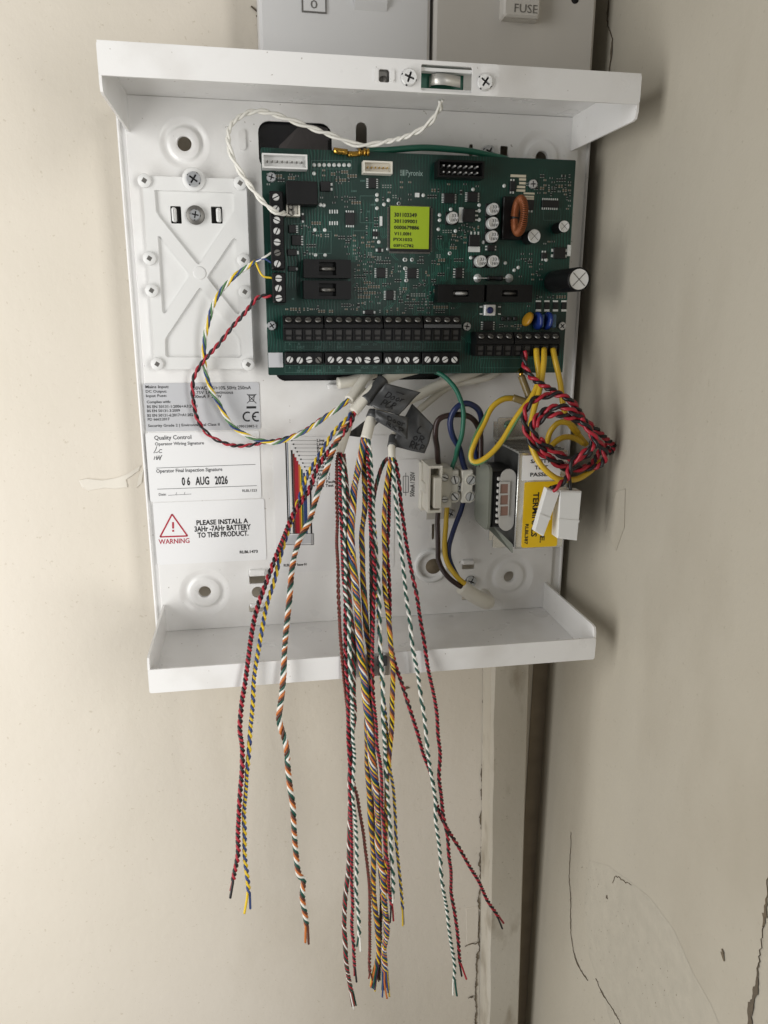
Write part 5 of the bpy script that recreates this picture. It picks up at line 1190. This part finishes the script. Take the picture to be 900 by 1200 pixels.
# tamper leads
tl = thing('tamper_leads', 'white twisted pair looping from the top lip down to the board plug', 'wire', U(390, 160, -0.03))
twist(tl, None, [(517, 118, -0.068), (515, 128, -0.060), (500, 146, -0.048), (472, 160, -0.040), (440, 167, -0.034), (415, 167, -0.032), (385, 157, -0.031), (352, 143, -0.030), (325, 133, -0.030), (300, 131, -0.030), (280, 138, -0.030), (268, 153, -0.030), (270, 178, -0.030), (283, 205, -0.030), (300, 228, -0.030), (316, 244, -0.030), (325, 250, -0.029), (334, 250.5, -0.025)], ('white', 'white'), 0.017, 0.00078)
# battery leads: a red and black twisted coil ending in two white plugs
bl = thing('battery_leads', 'red and black twisted battery lead coiled over the transformer', 'wire', U(665, 510, -0.05))
twist(bl, None, [(614, 412, -0.030), (615, 428, -0.034), (622, 441, -0.040), (638, 452, -0.046), (656, 461, -0.050), (672, 471, -0.054), (684, 489, -0.056), (697, 503, -0.056), (711, 515, -0.054), (719, 522, -0.050), (715, 530, -0.048), (708, 522, -0.050), (700, 535, -0.050), (690, 546, -0.052), (668, 548, -0.054), (643, 538, -0.056), (626, 522, -0.056), (616, 502, -0.056), (614, 484, -0.056),
                 (624, 470, -0.056), (642, 463, -0.056), (660, 462, -0.058), (676, 476, -0.060), (688, 496, -0.062), (700, 515, -0.062), (708, 530, -0.060), (704, 544, -0.058), (686, 549, -0.056), (660, 547, -0.056), (640, 533, -0.058), (627, 514, -0.060), (624, 498, -0.060), (634, 484, -0.060), (648, 477, -0.062), (664, 478, -0.064), (680, 490, -0.064)], RB, 0.0115, 0.00105, name='coiled_pair', sides=8)
twist(bl, None, [(680, 490, -0.064), (693, 507, -0.066), (698, 520, -0.068), (690, 526, -0.068), (678, 533, -0.066), (668, 545, -0.065), (664, 560, -0.065), (654, 570, -0.066), (648, 574, -0.066)], RB, 0.0115, 0.00105, name='coiled_pair', sides=8)
twist(bl, None, [(629, 500, -0.062), (636, 490, -0.063), (650, 486, -0.064), (666, 489, -0.064), (683, 497, -0.062), (694, 512, -0.06), (690, 530, -0.058), (672, 538, -0.057), (650, 530, -0.058), (632, 515, -0.06)], RB, 0.0115, 0.00105, name='coiled_pair', sides=8)
tubeobj('lead', Q((667, 555, -0.060), (668, 566, -0.062), (669, 577, -0.062)), 0.0010, M_w['black'], bl)
def plug(label, c, y0, dep):
    P = [U(px, py, y0) for px, py in c]; b = MB(); k = 4
    cc = np.mean(P, axis=0)
    B0 = [p+np.array([0, dep, 0]) for p in P]; A0 = [cc+(p-cc)*0.94 for p in P]; A1 = [p+np.array([0, 0.0006, 0]) for p in P]
    b.add(A0+A1+B0, [(3, 2, 1, 0)]+[(i, (i+1) % 4, (i+1) % 4+4, i+4) for i in range(4)]+[(i+4, (i+1) % 4+4, (i+1) % 4+8, i+8) for i in range(4)]+[(8, 9, 10, 11)])
    t = tag(b.build('battery_plug', M_plast), label, 'plug', 'white plugs on the battery leads')
    mid_ = [P[0]*0.42+P[3]*0.58, P[1]*0.42+P[2]*0.58, P[1]*0.38+P[2]*0.62, P[0]*0.38+P[3]*0.62]
    b = MB(); b.add([m_+np.array([0, -0.0004, 0]) for m_ in mid_]+[m_+np.array([0, 0.0004, 0]) for m_ in mid_], [(3, 2, 1, 0), (0, 1, 5, 4), (1, 2, 6, 5), (2, 3, 7, 6), (3, 0, 4, 7)]); b.build('latch_ridge', M_plast, t)
    return t
plug('white plug tilted across the yellow transformer label', [(641, 572.5), (656.5, 576), (637, 629), (626.5, 622.5)], -0.064, 0.0045)
plug('upright white plug against the right edge of the transformer', [(656.5, 574.5), (682, 576), (676.5, 633.8), (653.5, 631)], -0.064, 0.009)

# ================================================================== tape flags with marker writing on the cables
def flag(label, outline, ys_, strokes, collar=None):
    """folded strip of tape: two plies with a slight bow"""
    t = thing('tape_flag', label, 'tape flag', U(*outline[0], ys_[0]), 'dark tape flags on the cables')
    P = np.array([U(px, py, yy) for (px, py), yy in zip(outline, ys_)]); k = 14
    b = MB(); vs = []
    f = lambda u, v: (1-u)*(1-v)*P[0]+u*(1-v)*P[1]+u*v*P[2]+(1-u)*v*P[3]+np.array([0, -0.0016*math.sin(math.pi*u)*(0.6+0.4*v)+0.0006*math.sin(7*u+4*v+ys_[0]*900)+0.0005*math.sin(9*v-5*u+ys_[1]*700)+0.0001*math.sin(17*u-11*v), 0])
    for th_ in (0, 0.0005): vs += [f(i/k, j/k)+np.array([0, th_, 0]) for j in range(k+1) for i in range(k+1)]
    n = (k+1)**2; fs = []
    for j in range(k):
        for i in range(k):
            a = j*(k+1)+i; fs += [(a, a+k+1, a+k+2, a+1), (n+a, n+a+1, n+a+k+2, n+a+k+1)]
    rim = [i for i in range(k+1)]+[(j)*(k+1)+k for j in range(1, k+1)]+[k*(k+1)+i for i in range(k-1, -1, -1)]+[j*(k+1) for j in range(k-1, 0, -1)]
    for i in range(len(rim)): a, c = rim[i], rim[(i+1) % len(rim)]; fs.append((a, c, c+n, a+n))
    b.add(vs, fs, True); b.build('tape', M_tape, t)
    if collar: b = MB(); b.tube(spline(Q(*collar[0]), 0.001), collar[1], 16); b.build('tape_collar', M_tape, t)
    if strokes:
        b = MB()
        for s_ in strokes: b.tube(spline([f(u, v)+np.array([0, -0.0002, 0]) for u, v in s_], 0.0005), 0.00030, 5)
        b.build('marker_writing', M_ink, t)
    return t
def word(letters, u0, v0, du, dv, slant=0.0):
    G = {'D': [[(0, 0), (0, 1)], [(0, 0), (.7, .2), (.7, .8), (0, 1)]], 'O': [[(.4, 0), (0, .4), (.2, .95), (.7, .8), (.75, .3), (.4, 0)]], 'o': [[(.4, .4), (.05, .7), (.35, 1), (.7, .75), (.4, .4)]], 'R': [[(0, 1), (.05, 0)], [(.05, 0), (.6, .1), (.6, .45), (.05, .5)], [(.1, .5), (.7, 1)]],
         'K': [[(0, 0), (0, 1)], [(.6, .1), (.05, .55), (.6, 1)]], 'P': [[(0, 1), (.05, 0)], [(.05, 0), (.65, .1), (.6, .5), (.05, .55)]], 'L': [[(.3, 0), (0, .5), (.1, 1), (.7, .9)]], 'r': [[(0, .4), (.05, 1)], [(.05, .6), (.5, .4)]], 'U': [[(0, .1), (.1, .9), (.5, .9), (.6, .1)]], '-': [[(0, .5), (.8, .55)]], 'a': [[(.6, .5), (.2, .45), (.1, .9), (.5, .95), (.6, .5), (.7, 1)]], 'n': [[(0, .5), (.05, 1)], [(.05, .65), (.4, .45), (.6, 1)]], 't': [[(.3, .1), (.3, .95), (.6, .95)], [(.05, .4), (.6, .4)]], 'F': [[(0, 0), (0, 1)], [(0, 0), (.6, 0)], [(0, .45), (.5, .45)]]}
    out = []
    for i, c in enumerate(letters):
        for st in G.get(c, []): out.append([(u0+(i+x)*du+slant*y, v0+y*dv) for x, y in st])
    return out
flag('left dark tape flag lying under the others behind the sheath stubs', [(437, 487), (446, 494), (424, 512), (404, 510)], [-0.020, -0.019, -0.018, -0.018], [])
flag('upper dark tape flag with two rows of faint marker writing', [(452, 449), (493, 459.5), (467.5, 487), (433, 475)], [-0.029, -0.030, -0.035, -0.031], word('Door', 0.22, 0.30, 0.15, 0.24)+word('PLR', 0.26, 0.62, 0.15, 0.24)+word('-', 0.4, 0.16, 0.3, 0.12),
     (((449, 445, -0.019), (438, 458, -0.0225), (428, 470, -0.026)), 0.0037))
flag('lower left dark tape flag marked RKP in marker', [(440, 480), (479, 489), (477, 515), (439, 492)], [-0.034, -0.034, -0.036, -0.034], word('Door', 0.36, 0.22, 0.15, 0.28)+word('RKP', 0.34, 0.60, 0.19, 0.26), (((439, 483, -0.026), (436, 490, -0.028)), 0.0038))
flag('right hand dark tape flag marked RKP at its lower corner', [(483, 473), (508.5, 499), (498, 531.5), (457, 522)], [-0.026, -0.030, -0.031, -0.029], word('L', 0.52, 0.28, 0.2, 0.2)+word('oR', 0.50, 0.50, 0.18, 0.2)+word('RKP', 0.50, 0.74, 0.15, 0.2), (((461, 512, -0.026), (459.3, 523, -0.031)), 0.0027))
flush_text()
